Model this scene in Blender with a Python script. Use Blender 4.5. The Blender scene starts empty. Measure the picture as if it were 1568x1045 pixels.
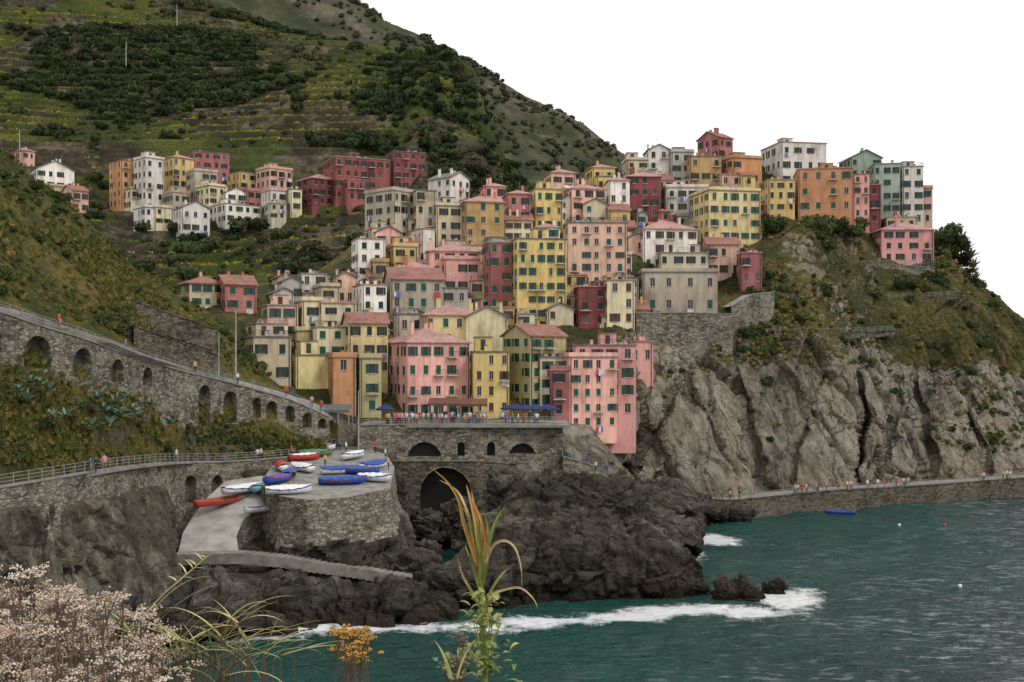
import bpy, math, random
import numpy as np
from mathutils import Vector, Matrix
random.seed(7); np.random.seed(7)
R=random.random
F=1681.0; CZ=28.0; HV=545.0
def W(u,v,D): return Vector(((u-784)*D/F, D, CZ-(v-HV)*D/F))
scene=bpy.context.scene
COL=scene.collection
# ---------------------------------------------------------------- noise
def h3(x,y,z,s=0):
    n=((x*73856093)^(y*19349663)^(z*83492791)^(s*26544357))&0xffffffff
    n=((n^(n>>13))*1274126177)&0xffffffff
    n=n^(n>>16)
    return (n&0xffff)/65535.0
def vnoise(P,sc,s=0):
    p=P*np.array(sc); i=np.floor(p).astype(np.int64); f=p-i; f=f*f*(3-2*f)
    x,y,z=i[...,0],i[...,1],i[...,2]; a,b,c=f[...,0],f[...,1],f[...,2]
    r=0
    for dx in (0,1):
        for dy in (0,1):
            for dz in (0,1):
                w=(a if dx else 1-a)*(b if dy else 1-b)*(c if dz else 1-c)
                r=r+w*h3(x+dx,y+dy,z+dz,s)
    return r*2-1
def fbm(P,sc,octv=4,s=0,ridge=False):
    sc=np.array(sc)*np.ones(3); r=0; a=1.0; t=0
    for o in range(octv):
        n=vnoise(P,sc*(2.03**o),s+o)
        if ridge: n=1-2*np.abs(n)
        r=r+a*n; t+=a; a*=0.5
    return r/t
def voro(P,sc,s=0):
    p=P*np.array(sc); i=np.floor(p).astype(np.int64)
    f1=np.full(p.shape[:-1],9.0); f2=f1.copy(); ch=np.zeros_like(f1); off=np.zeros_like(p)
    for dx in (-1,0,1):
        for dy in (-1,0,1):
            for dz in (-1,0,1):
                x,y,z=i[...,0]+dx,i[...,1]+dy,i[...,2]+dz
                q=np.stack([x+h3(x,y,z,s+1),y+h3(x,y,z,s+2),z+h3(x,y,z,s+3)],-1)-p
                d=np.sqrt((q**2).sum(-1))
                n=d<f1
                f2=np.where(n,f1,np.minimum(f2,d)); ch=np.where(n,h3(x,y,z,s+5),ch); off=np.where(n[...,None],q,off); f1=np.where(n,d,f1)
    return f1,f2,ch,off
def sst(a,b,x):
    t=np.clip((x-a)/(b-a),0,1); return t*t*(3-2*t)
# ---------------------------------------------------------------- node helpers
def newmat(name):
    m=bpy.data.materials.new(name); m.use_nodes=True
    nt=m.node_tree; b=nt.nodes['Principled BSDF']
    return m,nt,b
def mathn(nt,op,a,b=None,clamp=False):
    n=nt.nodes.new('ShaderNodeMath'); n.operation=op; n.use_clamp=clamp
    for i,x in enumerate((a,b)):
        if x is None: continue
        if isinstance(x,(int,float)): n.inputs[i].default_value=x
        else: nt.links.new(x,n.inputs[i])
    return n.outputs[0]
def mixc(nt,f,a,b,mode='MIX'):
    n=nt.nodes.new('ShaderNodeMix'); n.data_type='RGBA'; n.blend_type=mode
    for i,x in ((0,f),(6,a),(7,b)):
        if isinstance(x,(int,float)): n.inputs[i].default_value=x
        elif isinstance(x,(tuple,list)): n.inputs[i].default_value=(*x[:3],1)
        else: nt.links.new(x,n.inputs[i])
    return n.outputs[2]
def noise(nt,sc,det=6,rough=0.6,vec=None,stretch=None):
    g=nt.nodes.new('ShaderNodeNewGeometry').outputs['Position'] if vec is None else vec
    if stretch:
        mp=nt.nodes.new('ShaderNodeMapping'); mp.inputs['Scale'].default_value=stretch
        nt.links.new(g,mp.inputs[0]); g=mp.outputs[0]
    n=nt.nodes.new('ShaderNodeTexNoise'); n.inputs['Scale'].default_value=sc
    n.inputs['Detail'].default_value=det; n.inputs['Roughness'].default_value=rough
    nt.links.new(g,n.inputs['Vector']); return n.outputs['Fac']
def ramp(nt,f,stops):
    r=nt.nodes.new('ShaderNodeValToRGB'); nt.links.new(f,r.inputs[0])
    e=r.color_ramp.elements
    while len(e)<len(stops): e.new(0.5)
    for x,(p,c) in zip(e,stops): x.position=p; x.color=(*c,1)
    return r.outputs[0]
def bump(nt,b,h,st=0.5,dist=0.3):
    n=nt.nodes.new('ShaderNodeBump'); n.inputs['Strength'].default_value=st; n.inputs['Distance'].default_value=dist
    nt.links.new(h,n.inputs['Height']); nt.links.new(n.outputs[0],b.inputs['Normal'])
def simple(name,c,rough=0.7,var=0.15,nsc=2.0,metal=0):
    m,nt,b=newmat(name); f=noise(nt,nsc,6)
    c2=tuple(x*(1-var*2) for x in c)
    nt.links.new(ramp(nt,f,[(0.35,c2),(0.6,c)]),b.inputs['Base Color'])
    b.inputs['Roughness'].default_value=rough; b.inputs['Metallic'].default_value=metal
    b.inputs['Specular IOR Level'].default_value=0.3
    return m
# ---------------------------------------------------------------- terrain material
def terrain(name,rocks,vegs,wet=0,bsc=0.5,streak=(1,1,0.35),bst=0.8,thr=0.45,vegsc=0.12,cracks=0.45):
    m,nt,b=newmat(name); L=nt.links.new
    geo=nt.nodes.new('ShaderNodeNewGeometry')
    n1=noise(nt,0.07,8,0.65,stretch=streak); n2=noise(nt,bsc,8,0.72,stretch=streak); n3=noise(nt,vegsc,5,0.6); n4=noise(nt,1.3,6,0.75)
    rk=ramp(nt,mathn(nt,'ADD',mathn(nt,'MULTIPLY',n1,0.5),mathn(nt,'MULTIPLY',n2,0.5)),[(0.38,rocks[0]),(0.5,rocks[1]),(0.6,rocks[2])])
    hue=noise(nt,0.045,4,0.6)
    rk=mixc(nt,mathn(nt,'MULTIPLY',mathn(nt,'MULTIPLY',mathn(nt,'SUBTRACT',hue,0.45),6,True),0.4),rk,(1.0,0.82,0.62),'MULTIPLY')
    nz=nt.nodes.new('ShaderNodeTexNoise'); nz.inputs['Scale'].default_value=0.2; nz.inputs['Detail'].default_value=4; L(geo.outputs['Position'],nz.inputs['Vector'])
    sc=nt.nodes.new('ShaderNodeVectorMath'); sc.operation='SCALE'; sc.inputs['Scale'].default_value=6; L(nz.outputs['Color'],sc.inputs[0])
    ad=nt.nodes.new('ShaderNodeVectorMath'); ad.operation='ADD'; L(geo.outputs['Position'],ad.inputs[0]); L(sc.outputs[0],ad.inputs[1])
    crk=None
    for vs,rot in ((0.13,(0.2,0.6,0)),(0.4,(0.1,-0.4,0.3))):
        vor=nt.nodes.new('ShaderNodeTexVoronoi'); vor.feature='DISTANCE_TO_EDGE'; vor.inputs['Scale'].default_value=vs
        mp=nt.nodes.new('ShaderNodeMapping'); mp.inputs['Scale'].default_value=(1,1,0.35); mp.inputs['Rotation'].default_value=rot
        L(ad.outputs[0],mp.inputs[0]); L(mp.outputs[0],vor.inputs['Vector'])
        c_=mathn(nt,'MULTIPLY',vor.outputs['Distance'],26,True)
        crk=c_ if crk is None else mathn(nt,'MULTIPLY',crk,mathn(nt,'ADD',mathn(nt,'MULTIPLY',c_,0.5),0.5))
    crack=crk
    rk=mixc(nt,mathn(nt,'ADD',mathn(nt,'MULTIPLY',crack,cracks),1-cracks),(0.03,0.027,0.022),rk)
    vg=ramp(nt,mathn(nt,'ADD',mathn(nt,'MULTIPLY',n3,0.5),mathn(nt,'MULTIPLY',n4,0.5)),[(0.38,vegs[0]),(0.5,vegs[1]),(0.62,vegs[2])])
    at=nt.nodes.new('ShaderNodeAttribute'); at.attribute_name='veg'
    sp=nt.nodes.new('ShaderNodeSeparateXYZ'); L(geo.outputs['Normal'],sp.inputs[0])
    k=mathn(nt,'ADD',mathn(nt,'SUBTRACT',sp.outputs[2],thr),mathn(nt,'MULTIPLY',mathn(nt,'SUBTRACT',n2,0.5),1.6))
    k=mathn(nt,'ADD',k,mathn(nt,'SUBTRACT',mathn(nt,'MULTIPLY',at.outputs['Fac'],1.6),1.0))
    k=mathn(nt,'MULTIPLY',k,5,True)
    c=mixc(nt,k,rk,vg)
    if wet:
        sp2=nt.nodes.new('ShaderNodeSeparateXYZ'); L(geo.outputs['Position'],sp2.inputs[0])
        w=mathn(nt,'SUBTRACT',mathn(nt,'ADD',wet-2.0,mathn(nt,'MULTIPLY',n1,5.0)),sp2.outputs[2])
        w=mathn(nt,'MULTIPLY',w,0.5,True)
        c=mixc(nt,mathn(nt,'MULTIPLY',w,0.85),c,(0.035,0.024,0.014))
    L(c,b.inputs['Base Color']); b.inputs['Roughness'].default_value=0.9; b.inputs['Specular IOR Level'].default_value=0.15
    hh=mathn(nt,'ADD',mathn(nt,'ADD',mathn(nt,'MULTIPLY',n2,1.2),mathn(nt,'MULTIPLY',n4,0.6)),mathn(nt,'MULTIPLY',crack,0.4))
    bump(nt,b,hh,bst,1.4)
    return m
m_cliff=terrain('cliff_rock',[(0.15,0.127,0.093),(0.31,0.275,0.215),(0.45,0.41,0.33)],[(0.025,0.037,0.012),(0.085,0.083,0.028),(0.22,0.16,0.055)],wet=1.5,cracks=0.6,bst=0.95)
m_harb=terrain('shore_rock',[(0.042,0.036,0.030),(0.115,0.102,0.086),(0.26,0.235,0.195)],[(0.02,0.03,0.01),(0.05,0.06,0.02),(0.1,0.1,0.03)],wet=2.0,bsc=0.6,streak=(0.7,1,1.4),bst=1.0,cracks=0.6)
m_left=terrain('left_slope_ground',[(0.055,0.048,0.036),(0.14,0.123,0.096),(0.31,0.28,0.225)],[(0.025,0.04,0.010),(0.085,0.085,0.022),(0.24,0.165,0.045)],wet=1.5,bsc=0.8,streak=(1,1,0.6),thr=0.35,cracks=0.5)
m_hill=terrain('hill_ground',[(0.024,0.021,0.013),(0.055,0.046,0.03),(0.17,0.145,0.10)],[(0.018,0.029,0.008),(0.054,0.066,0.015),(0.15,0.15,0.03)],bsc=0.25,thr=0.4,vegsc=0.03,streak=(1,1,1),cracks=0.3)
m_far=terrain('far_hill_ground',[(0.06,0.058,0.042),(0.095,0.088,0.062),(0.17,0.15,0.11)],[(0.03,0.04,0.022),(0.06,0.066,0.034),(0.13,0.122,0.06)],bsc=0.05,thr=0.2,vegsc=0.05,streak=(1,1,1),bst=1.0,cracks=0.1)  # ridge colours paler than the near hill, distance haze put into the colour
# ---------------------------------------------------------------- sheets
def mesh_obj(name,verts,faces,mats,smooth=False,parent=None,mi=None):
    me=bpy.data.meshes.new(name); me.from_pydata(verts,[],faces)
    for m in mats: me.materials.append(m)
    if mi is not None: me.polygons.foreach_set('material_index',mi)
    if smooth: me.polygons.foreach_set('use_smooth',[True]*len(me.polygons))
    me.update(); o=bpy.data.objects.new(name,me); COL.objects.link(o)
    if parent: o.parent=parent
    return o
def grid_mesh(name,P,mat,attrs=None,smooth=True):
    nv,nu=P.shape[:2]
    me=bpy.data.meshes.new(name)
    me.vertices.add(nv*nu); me.vertices.foreach_set('co',P.reshape(-1).astype(np.float32))
    j,i=np.meshgrid(np.arange(nv-1),np.arange(nu-1),indexing='ij')
    a=j*nu+i; q=np.stack([a,a+1,a+nu+1,a+nu],-1).reshape(-1)
    n=(nv-1)*(nu-1)
    me.loops.add(n*4); me.loops.foreach_set('vertex_index',q.astype(np.int32))
    me.polygons.add(n); me.polygons.foreach_set('loop_start',np.arange(0,n*4,4,dtype=np.int32))
    if smooth: me.polygons.foreach_set('use_smooth',np.ones(n,dtype=bool))
    me.update(calc_edges=True); me.validate()
    for k,v in (attrs or {}).items():
        at=me.attributes.new(k,'FLOAT','POINT'); at.data.foreach_set('value',v.reshape(-1).astype(np.float32))
    me.materials.append(mat)
    o=bpy.data.objects.new(name,me); COL.objects.link(o); return o
def colsinterp(cols,us,smooth=0):
    cu=[c[0] for c in cols]; K=len(cols[0][1])
    V=np.stack([np.interp(us,cu,[c[1][k][0] for c in cols]) for k in range(K)])
    D=np.stack([np.interp(us,cu,[c[1][k][1] for c in cols]) for k in range(K)])
    if smooth:
        ker=np.hanning(smooth*2+3); ker/=ker.sum(); pad=smooth+1
        for A in (V,D):
            for k in range(K):
                A[k]=np.convolve(np.pad(A[k],pad,mode='edge'),ker,mode='valid')
    return V,D
FR={}
def sheet(name,cols,nu,nv,disp,mat,vegf,smooth=8,pre=None):
    us=np.linspace(cols[0][0],cols[-1][0],nu)
    V,D=colsinterp(cols,us,smooth); K=len(V)
    seg=np.abs(np.diff(V,axis=0)).mean(1)+np.abs(np.diff(D,axis=0)).mean(1)*0.5
    seg=np.concatenate([[0],np.cumsum(seg)]); t=np.linspace(0,seg[-1],nv)
    VV=np.empty((nv,nu)); DD=np.empty((nv,nu))
    for i in range(nu):
        VV[:,i]=np.interp(t,seg,V[:,i]); DD[:,i]=np.interp(t,seg,D[:,i])
    UU=np.broadcast_to(us,(nv,nu)).copy()
    if pre is not None: DD=pre(UU,VV,DD)
    P=np.stack([(UU-784)*DD/F,DD,CZ-(VV-HV)*DD/F],-1)
    du=np.gradient(P,axis=1); dv=np.gradient(P,axis=0)
    n=np.cross(du,dv); n/=np.linalg.norm(n,axis=-1,keepdims=True)+1e-9
    P=P+n*disp(P,UU,VV)[...,None]
    veg=vegf(P,UU,VV)
    if name=='terraced_hill':
        h=4.2; base=fbm(P,0.010,2,77)*5
        z=P[...,2]+base; fr=z/h-np.floor(z/h)
        z2=(np.floor(z/h)+sst(0.55,0.92,fr)*0.94+0.06*fr)*h-base
        mask=sst(640,570,UU)*sst(-0.6,-0.25,fbm(P,0.015,2,5))
        P[...,2]=P[...,2]*(1-mask)+z2*mask
        ris=sst(0.5,0.58,fr)*sst(1.0,0.94,fr)*mask
        veg=veg-ris*0.85*(0.55+.6*sst(-.2,.2,fbm(P,.03,2,78)))
        FR['fr']=fr; FR['mask']=mask
    o=grid_mesh(name,P,mat,{'veg':veg})
    return o,P,UU,VV
A_cols=[
(200,[(720,165),(610,168),(575,175),(520,190),(480,205),(470,215),(465,235),(480,260)]),
(330,[(700,165),(600,168),(560,175),(500,190),(455,205),(445,215),(440,235),(450,260)]),
(480,[(800,168),(635,170),(590,178),(520,192),(470,210),(430,225),(415,240),(430,265)]),
(600,[(830,173),(648,175),(600,182),(520,198),(440,218),(380,235),(330,252),(340,290)]),
(700,[(830,175),(650,176),(600,184),(520,200),(430,222),(350,245),(300,265),(310,300)]),
(820,[(825,174),(652,177),(590,186),(510,202),(420,225),(350,248),(300,268),(310,310)]),
(870,[(820,162),(655,178),(600,186),(520,200),(430,225),(350,250),(290,272),(300,320)]),
(910,[(820,162),(660,180),(610,186),(530,200),(430,223),(350,250),(285,275),(295,325)]),
(950,[(805,176),(655,185),(605,189),(550,193),(480,210),(380,240),(275,280),(290,330)]),
(1000,[(800,190),(745,190),(590,198),(540,203),(500,212),(430,228),(260,285),(280,340)]),
(1100,[(793,193),(745,194),(555,206),(530,210),(500,216),(440,235),(245,290),(260,345)]),
(1200,[(786,200),(745,201),(555,212),(520,217),(480,222),(370,240),(240,292),(260,345)]),
(1300,[(780,206),(742,207),(565,218),(515,223),(480,230),(350,250),(255,295),(270,345)]),
(1400,[(772,213),(738,214),(580,224),(520,229),(450,238),(405,255),(310,290),(330,340)]),
(1450,[(770,216),(736,217),(590,228),(520,233),(460,242),(420,250),(400,270),(450,330)]),
(1500,[(768,220),(734,221),(600,232),(540,236),(480,245),(450,252),(442,265),(520,320)]),
(1568,[(765,224),(732,225),(620,235),(570,240),(540,246),(528,252),(520,262),(600,320)]),
(1640,[(760,228),(730,229),(680,236),(640,240),(620,245),(610,250),(605,255),(700,300)]),
(1740,[(765,232),(760,233),(752,236),(750,240),(749,245),(748,250),(746,255),(780,300)])]
def depthA(u,v):
    V,D=colsinterp(A_cols,np.array([float(u)]),0); V=V[1:7,0]; D=D[1:7,0]
    return float(np.interp(v,V[::-1],D[::-1]))
def slab(P,s,amp,sc=(0.11,0.11,0.035),sk=0.45,tilt=1.2):
    Q=P.copy(); Q[...,0]=P[...,0]+sk*P[...,2]; Q=Q+fbm(P,0.08,2,s+9)[...,None]*3
    f1,f2,ch,off=voro(Q,sc,s)
    a=ch*57.0
    g=off[...,0]*np.cos(a)+off[...,1]*np.cos(a*1.7+1)*.5+off[...,2]*np.sin(a)
    return (ch-0.5)*1.6*amp+tilt*amp*g-amp*0.6*np.exp(-(f2-f1)*16)
def dispA(P,U,V):
    cl=sst(900,960,U)*np.where(V>500,1.0,0.35+0.65*sst(1180,1240,U))
    d=fbm(P,(0.05,0.05,0.03),4,3)*3.0+slab(P,11,1.5,(.09,.09,.03))+slab(P,21,0.6,(0.28,0.28,0.09),.3)+slab(P,22,0.22,(0.8,0.8,0.35),.3)+fbm(P,0.5,3,8)*0.35
    wat=sst(800,770,V)
    lo=sst(650,690,V)*sst(960,940,U)*sst(840,880,U)
    return d*cl*np.where(V>505,1,0.8)*(0.35+0.65*wat)+ (1-cl)*(fbm(P,0.2,3,4)*0.5-0.5)+lo*(slab(P,31,1.0,(.2,.2,.15)))
def preA(U,V,D):
    uc=1316+7*np.sin(V/31.)+(V-560)*0.03+3*np.sin(V/9.)
    wd0=2.5+4.0*sst(570,740,V)
    D=D+8*np.exp(-((U-uc)/wd0)**2)*sst(548,640,V)*sst(748,742,V)
    for u0,k,am,wd in ((1150,0.25,3.0,4),(1010,-0.45,3.5,5),(1085,0.5,2.2,4),(1235,-.3,2.2,4),(1420,.2,3.5,5),(1490,.4,2.5,4),(1370,-.2,2.5,4)):
        uc2=u0+(V-650)*k+3*np.sin(V/12.+u0)
        D=D+am*np.exp(-((U-uc2)/wd)**2)*sst(555,600,V)*sst(745,735,V)
    return D
def vegA(P,U,V):
    top=sst(580,545,V+fbm(P,0.1,3,31)*30)
    v=0.74*top*sst(1000,1100,U)+0.55*(U<1000)*sst(660,640,V)
    v=v+0.25*sst(0.1,0.5,fbm(P,0.06,3,35))*sst(640,560,V)+0.38*sst(1330,1500,U)*sst(700,600,V)
    return v-0.22*sst(520,470,V)*sst(0,.3,fbm(P,0.08,3,36))*sst(1180,1200,U)
oA,PA,UA,VA=sheet('village_headland',A_cols,900,430,dispA,m_cliff,vegA,6,preA)
E_cols=[
(180,[(1030,104),(1000,106),(890,114),(840,120),(780,128),(740,148)]),
(270,[(1000,106),(985,107),(885,116),(870,124),(775,138),(740,158)]),
(400,[(990,108),(967,112),(885,122),(868,127),(770,141),(740,160)]),
(430,[(990,108),(965,112),(880,122),(845,128),(768,135),(730,160)]),
(500,[(980,111),(958,114),(905,122),(888,130),(780,140),(715,165)]),
(590,[(975,112),(953,115),(908,124),(890,132),(866,142),(850,165)]),
(620,[(975,112),(953,115),(905,124),(884,132),(868,142),(850,165)]),
(680,[(970,113),(950,116),(890,126),(862,135),(864,148),(842,168)]),
(730,[(960,115),(945,118),(875,128),(830,138),(840,150),(815,166)]),
(790,[(955,116),(940,119),(860,130),(810,140),(762,155),(740,166)]),
(850,[(950,117),(938,120),(850,133),(790,143),(738,155),(715,168)]),
(930,[(945,118),(930,122),(855,136),(800,146),(745,158),(735,172)]),
(1000,[(940,120),(925,124),(878,133),(825,146),(768,162),(750,180)]),
(1050,[(930,124),(918,127),(892,134),(858,150),(795,166),(765,186)]),
(1080,[(925,126),(920,127),(908,132),(890,143),(845,166),(800,190)]),
(1130,[(935,126),(932,127),(915,134),(895,145),(848,168),(805,192)])]
def dispE(P,U,V):
    d=fbm(P,(0.06,0.06,0.1),3,13)*1.6+slab(P,17,1.6,(0.085,0.085,0.14),-.6,1.6)+slab(P,19,0.6,(0.27,0.27,0.4),.5,1.5)+slab(P,20,0.26,(0.75,0.75,1.1),-.4,1.5)+fbm(P,.6,3,14)*.3
    soft=np.maximum(sst(450,420,U)*sst(905,880,V),0)
    mid=sst(570,600,U)*sst(740,700,U)*sst(895,875,V)
    return d*(1-soft)*(1-.7*mid)-0.6*soft-.3*mid+0.3
oE,PE,UE,VE=sheet('shore_rocks',E_cols,700,430,dispE,m_harb,lambda P,U,V:0.0*U-0.3,5)
D_cols=[
(-160,[(1120,86),(800,88),(775,89),(770,92),(585,97),(492,99.5),(475,103),(330,125),(180,148),(150,200)]),
(0,[(1060,94),(860,95),(752,97),(745,100),(580,106),(500,108.5),(488,112),(340,132),(215,152),(260,200)]),
(60,[(1040,97),(850,99),(742,101),(735,104),(584,110.5),(515,113.5),(503,117),(380,136),(270,158),(310,200)]),
(130,[(1020,101),(840,104),(730,108),(722,111),(590,117.5),(540,120.5),(520,124),(420,143),(325,163),(360,210)]),
(180,[(1010,104),(830,109),(723,115),(715,118),(598,124.5),(560,127.5),(538,131),(450,148),(380,168),(400,210)]),
(240,[(1005,106),(835,115),(716,127),(708,130),(610,134.5),(580,137.5),(558,141),(490,155),(425,172),(440,210)]),
(262,[(1000,108),(845,119),(716,132),(708,135),(645,138),(590,141.0),(564,144),(500,159),(438,175),(455,210)]),
(285,[(1000,125),(850,138),(716,138),(708,140.5),(650,141.5),(592,143.8),(570,147),(505,161),(452,175),(465,210)]),
(340,[(985,130),(850,142),(716,144),(708,147),(658,148.5),(605,151.5),(584,155),(530,165),(490,175),(500,210)]),
(400,[(950,135),(770,147),(710,149),(703,152),(665,154),(620,157.5),(600,161),(570,168),(560,173),(575,200)]),
(450,[(950,145),(740,154),(705,156),(700,158),(675,158.5),(640,161.5),(615,164),(600,168),(598,172),(620,195)]),
(520,[(900,160),(720,162),(700,163.5),(690,164),(675,164.5),(665,165),(655,167),(648,169),(645,171),(660,190)])]
def dispD(P,U,V):
    rock=fbm(P,(0.08,0.08,0.06),3,23)*2.0+slab(P,27,1.1,(0.12,0.12,0.07),.5,1.4)+slab(P,28,.45,(0.4,0.4,0.25))+slab(P,29,.2,(0.9,0.9,0.6))
    lowm=sst(765,790,V+np.interp(U,[0,240],[0,25]))*sst(275,262,U)
    up=fbm(P,0.12,4,29)*0.9+np.maximum(0,slab(P,45,1.1,(.15,.15,.2)))*sst(590,640,V)
    return rock*lowm+ (1-lowm)*(up*0.6-0.7)
def vegD(P,U,V):
    lo=np.interp(U,[0,240,400],[760,735,720])
    return 1.05*sst(lo+30,lo-40,V+fbm(P,0.2,3,41)*50)-.5*sst(0.0,.3,fbm(P,0.12,3,44))-.45*sst(600,660,V)*sst(-.1,.15,fbm(P,0.09,3,46))+0.1
oD,PD,UD,VD=sheet('left_hillside',D_cols,440,430,dispD,m_left,vegD,4)
M_cols=[
(-160,[(700,200),(450,240),(390,270),(330,310),(250,350),(100,450),(-170,640),(-170,800)]),
(0,[(700,200),(450,240),(390,275),(330,310),(250,355),(100,460),(-120,620),(-120,800)]),
(200,[(600,215),(440,250),(395,280),(340,310),(240,370),(100,470),(-60,600),(-60,800)]),
(350,[(560,220),(430,255),(385,285),(335,312),(240,372),(100,480),(8,570),(30,760)]),
(430,[(550,225),(430,256),(380,285),(325,312),(235,370),(110,465),(42,550),(60,760)]),
(500,[(540,230),(430,258),(372,285),(312,315),(230,370),(120,450),(62,530),(80,760)]),
(600,[(520,235),(420,262),(355,290),(300,315),(230,360),(130,440),(82,510),(100,700)]),
(680,[(500,250),(400,270),(335,295),(290,320),(240,350),(150,400),(98,460),(120,600)]),
(705,[(500,255),(400,275),(335,298),(290,322),(240,350),(165,395),(125,435),(150,580)]),
(725,[(500,260),(400,280),(340,300),(290,325),(255,345),(205,380),(175,405),(200,560)]),
(755,[(500,265),(400,285),(345,305),(310,325),(290,338),(265,358),(245,378),(280,520)]),
(790,[(500,270),(400,290),(350,310),(330,330),(322,345),(315,360),(308,370),(340,480)]),
(900,[(500,275),(420,295),(400,310),(390,330),(385,345),(380,360),(375,370),(390,480)])]
def dispM(P,U,V):
    c=sst(590,660,U)*sst(330,280,V)
    return fbm(P,0.012,3,51)*9*sst(350,250,V)*(1-c)+fbm(P,0.06,3,53)*1.2*(1-.5*sst(600,500,U))+c*(fbm(P,(0.05,0.05,0.03),4,57,True)*6+slab(P,61,3,(0.07,0.07,0.03)))
def vegM(P,U,V):
    return 1.15-1.15*sst(590,660,U)*sst(0.0,0.3,fbm(P,0.03,3,63)+0.3)
oM,PM,UM,VM=sheet('terraced_hill',M_cols,620,620,dispM,m_hill,vegM,8)
cr=[(150,-170),(300,-120),(400,-75),(500,-22),(560,12),(590,34),(640,54),(700,86),(740,107),(800,142),(860,172),(905,202),(960,243),(1000,275),(1100,340),(1250,420)]
R_cols=[(u,[(470,640),(max(v+140,300 if v<160 else v+60),760),(v+40,930),(v,1000),(v+20,1150),(v+150,1400)]) for u,v in cr]
oR,PR,UR,VR=sheet('far_ridge',R_cols,420,220,lambda P,U,V:fbm(P,0.006,5,71,True)*22*sst(0,60,V-np.interp(U,[a for a,_ in cr],[b for _,b in cr]))+fbm(P,0.03,3,72)*4,m_far,lambda P,U,V:0.9-0.7*sst(0.05,0.35,fbm(P,0.012,4,75)),6)
# ---------------------------------------------------------------- sea
def sea():
    m,nt,b=newmat('sea_water'); L=nt.links.new
    n1=noise(nt,0.9,5,0.65,stretch=(0.45,1.4,1)); n2=noise(nt,0.03,3,0.5); n3=noise(nt,0.3,4,0.6,stretch=(0.5,1.5,1)); n5=noise(nt,0.6,9,0.85)
    c=ramp(nt,n2,[(0.35,(0.001,0.042,0.033)),(0.6,(0.004,0.068,0.052))])
    at=nt.nodes.new('ShaderNodeAttribute'); at.attribute_name='foam'
    f=mathn(nt,'MULTIPLY',mathn(nt,'SUBTRACT',mathn(nt,'ADD',mathn(nt,'MULTIPLY',at.outputs['Fac'],0.48),n5),0.80),6,True)
    at2=nt.nodes.new('ShaderNodeAttribute'); at2.attribute_name='deep_glint'
    c=mixc(nt,at2.outputs['Fac'],c,(0.02,0.04,0.045))
    fl=noise(nt,0.8,4,0.75,stretch=(0.42,1.5,1)); fl2=noise(nt,0.05,3,0.6,stretch=(1,1.5,1))
    glint=mathn(nt,'MULTIPLY',mathn(nt,'MULTIPLY',mathn(nt,'SUBTRACT',mathn(nt,'ADD',fl,mathn(nt,'MULTIPLY',fl2,0.25)),0.65),7,True),mathn(nt,'ADD',0.02,mathn(nt,'MULTIPLY',at2.outputs['Fac'],0.75)))
    c=mixc(nt,glint,c,(0.5,0.55,0.57))  # pale flecks: sky glint on the ripples painted into the water colour
    c=mixc(nt,f,c,(0.85,0.86,0.86)); L(c,b.inputs['Base Color'])
    rr=mathn(nt,'ADD',0.06,mathn(nt,'MULTIPLY',f,0.6)); L(rr,b.inputs['Roughness'])
    b.inputs['IOR'].default_value=1.33
    bump(nt,b,mathn(nt,'ADD',mathn(nt,'ADD',n1,mathn(nt,'MULTIPLY',fl,1.2)),mathn(nt,'MULTIPLY',n3,2.0)),1.0,1.05)
    xs=np.concatenate([[-6000,-1500,-400],np.linspace(-75,170,640),[400,1500,6000]])
    ys=np.concatenate([[-200,20,70],np.linspace(88,250,460),[400,1200,8000]])
    X,Y=np.meshgrid(xs,ys); P=np.stack([X,Y,0*X],-1)
    Z=fbm(P,(0.16,0.35,1),4,91)*0.5+fbm(P,(0.05,0.11,1),2,92)*0.4
    inn=(X>-75)&(X<170)&(Y>88)&(Y<250)
    P[...,2]=np.where(inn,Z,0)
    foam=0*X
    for (u,v,ru,rv,a) in [(1092,828,5,7,1.35),(1125,826,3.5,4,0.8),(1200,915,5,6,1.4),(1150,937,8,4.5,1.1),(1020,937,8,4,1.2),(960,944,8,4,1.15),(1080,932,7,4,1.1),(890,950,7,3.5,1.0),(820,952,7,3.5,1.15),(740,960,7,3.5,1),(560,965,8,3.5,1),(640,962,7,3.5,1),(470,972,8,3.5,1),(1230,905,4,3.5,0.9),(1340,768,6,3,1),(1540,752,6,3,.9),(1250,778,5,3,0.8),(1000,900,3,4,0.7),(400,980,8,3,.9),(1060,850,3,6,.9),(1440,760,6,2,.7),(1150,790,6,2,.7),(1200,950,8,3,.45)]:
        D=47068/(v-545); x=(u-784)*D/F
        foam=np.maximum(foam,a*np.exp(-((X-x)/ru)**2-((Y-D)/rv)**2))
    deep_glint=sst(10,75,X-0.45*(Y-120)+fbm(P,.03,2,95)*15)  # mask for the greyer deep water and its painted glints
    grid_mesh('sea',P,m,{'foam':foam,'deep_glint':deep_glint})
sea()
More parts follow.
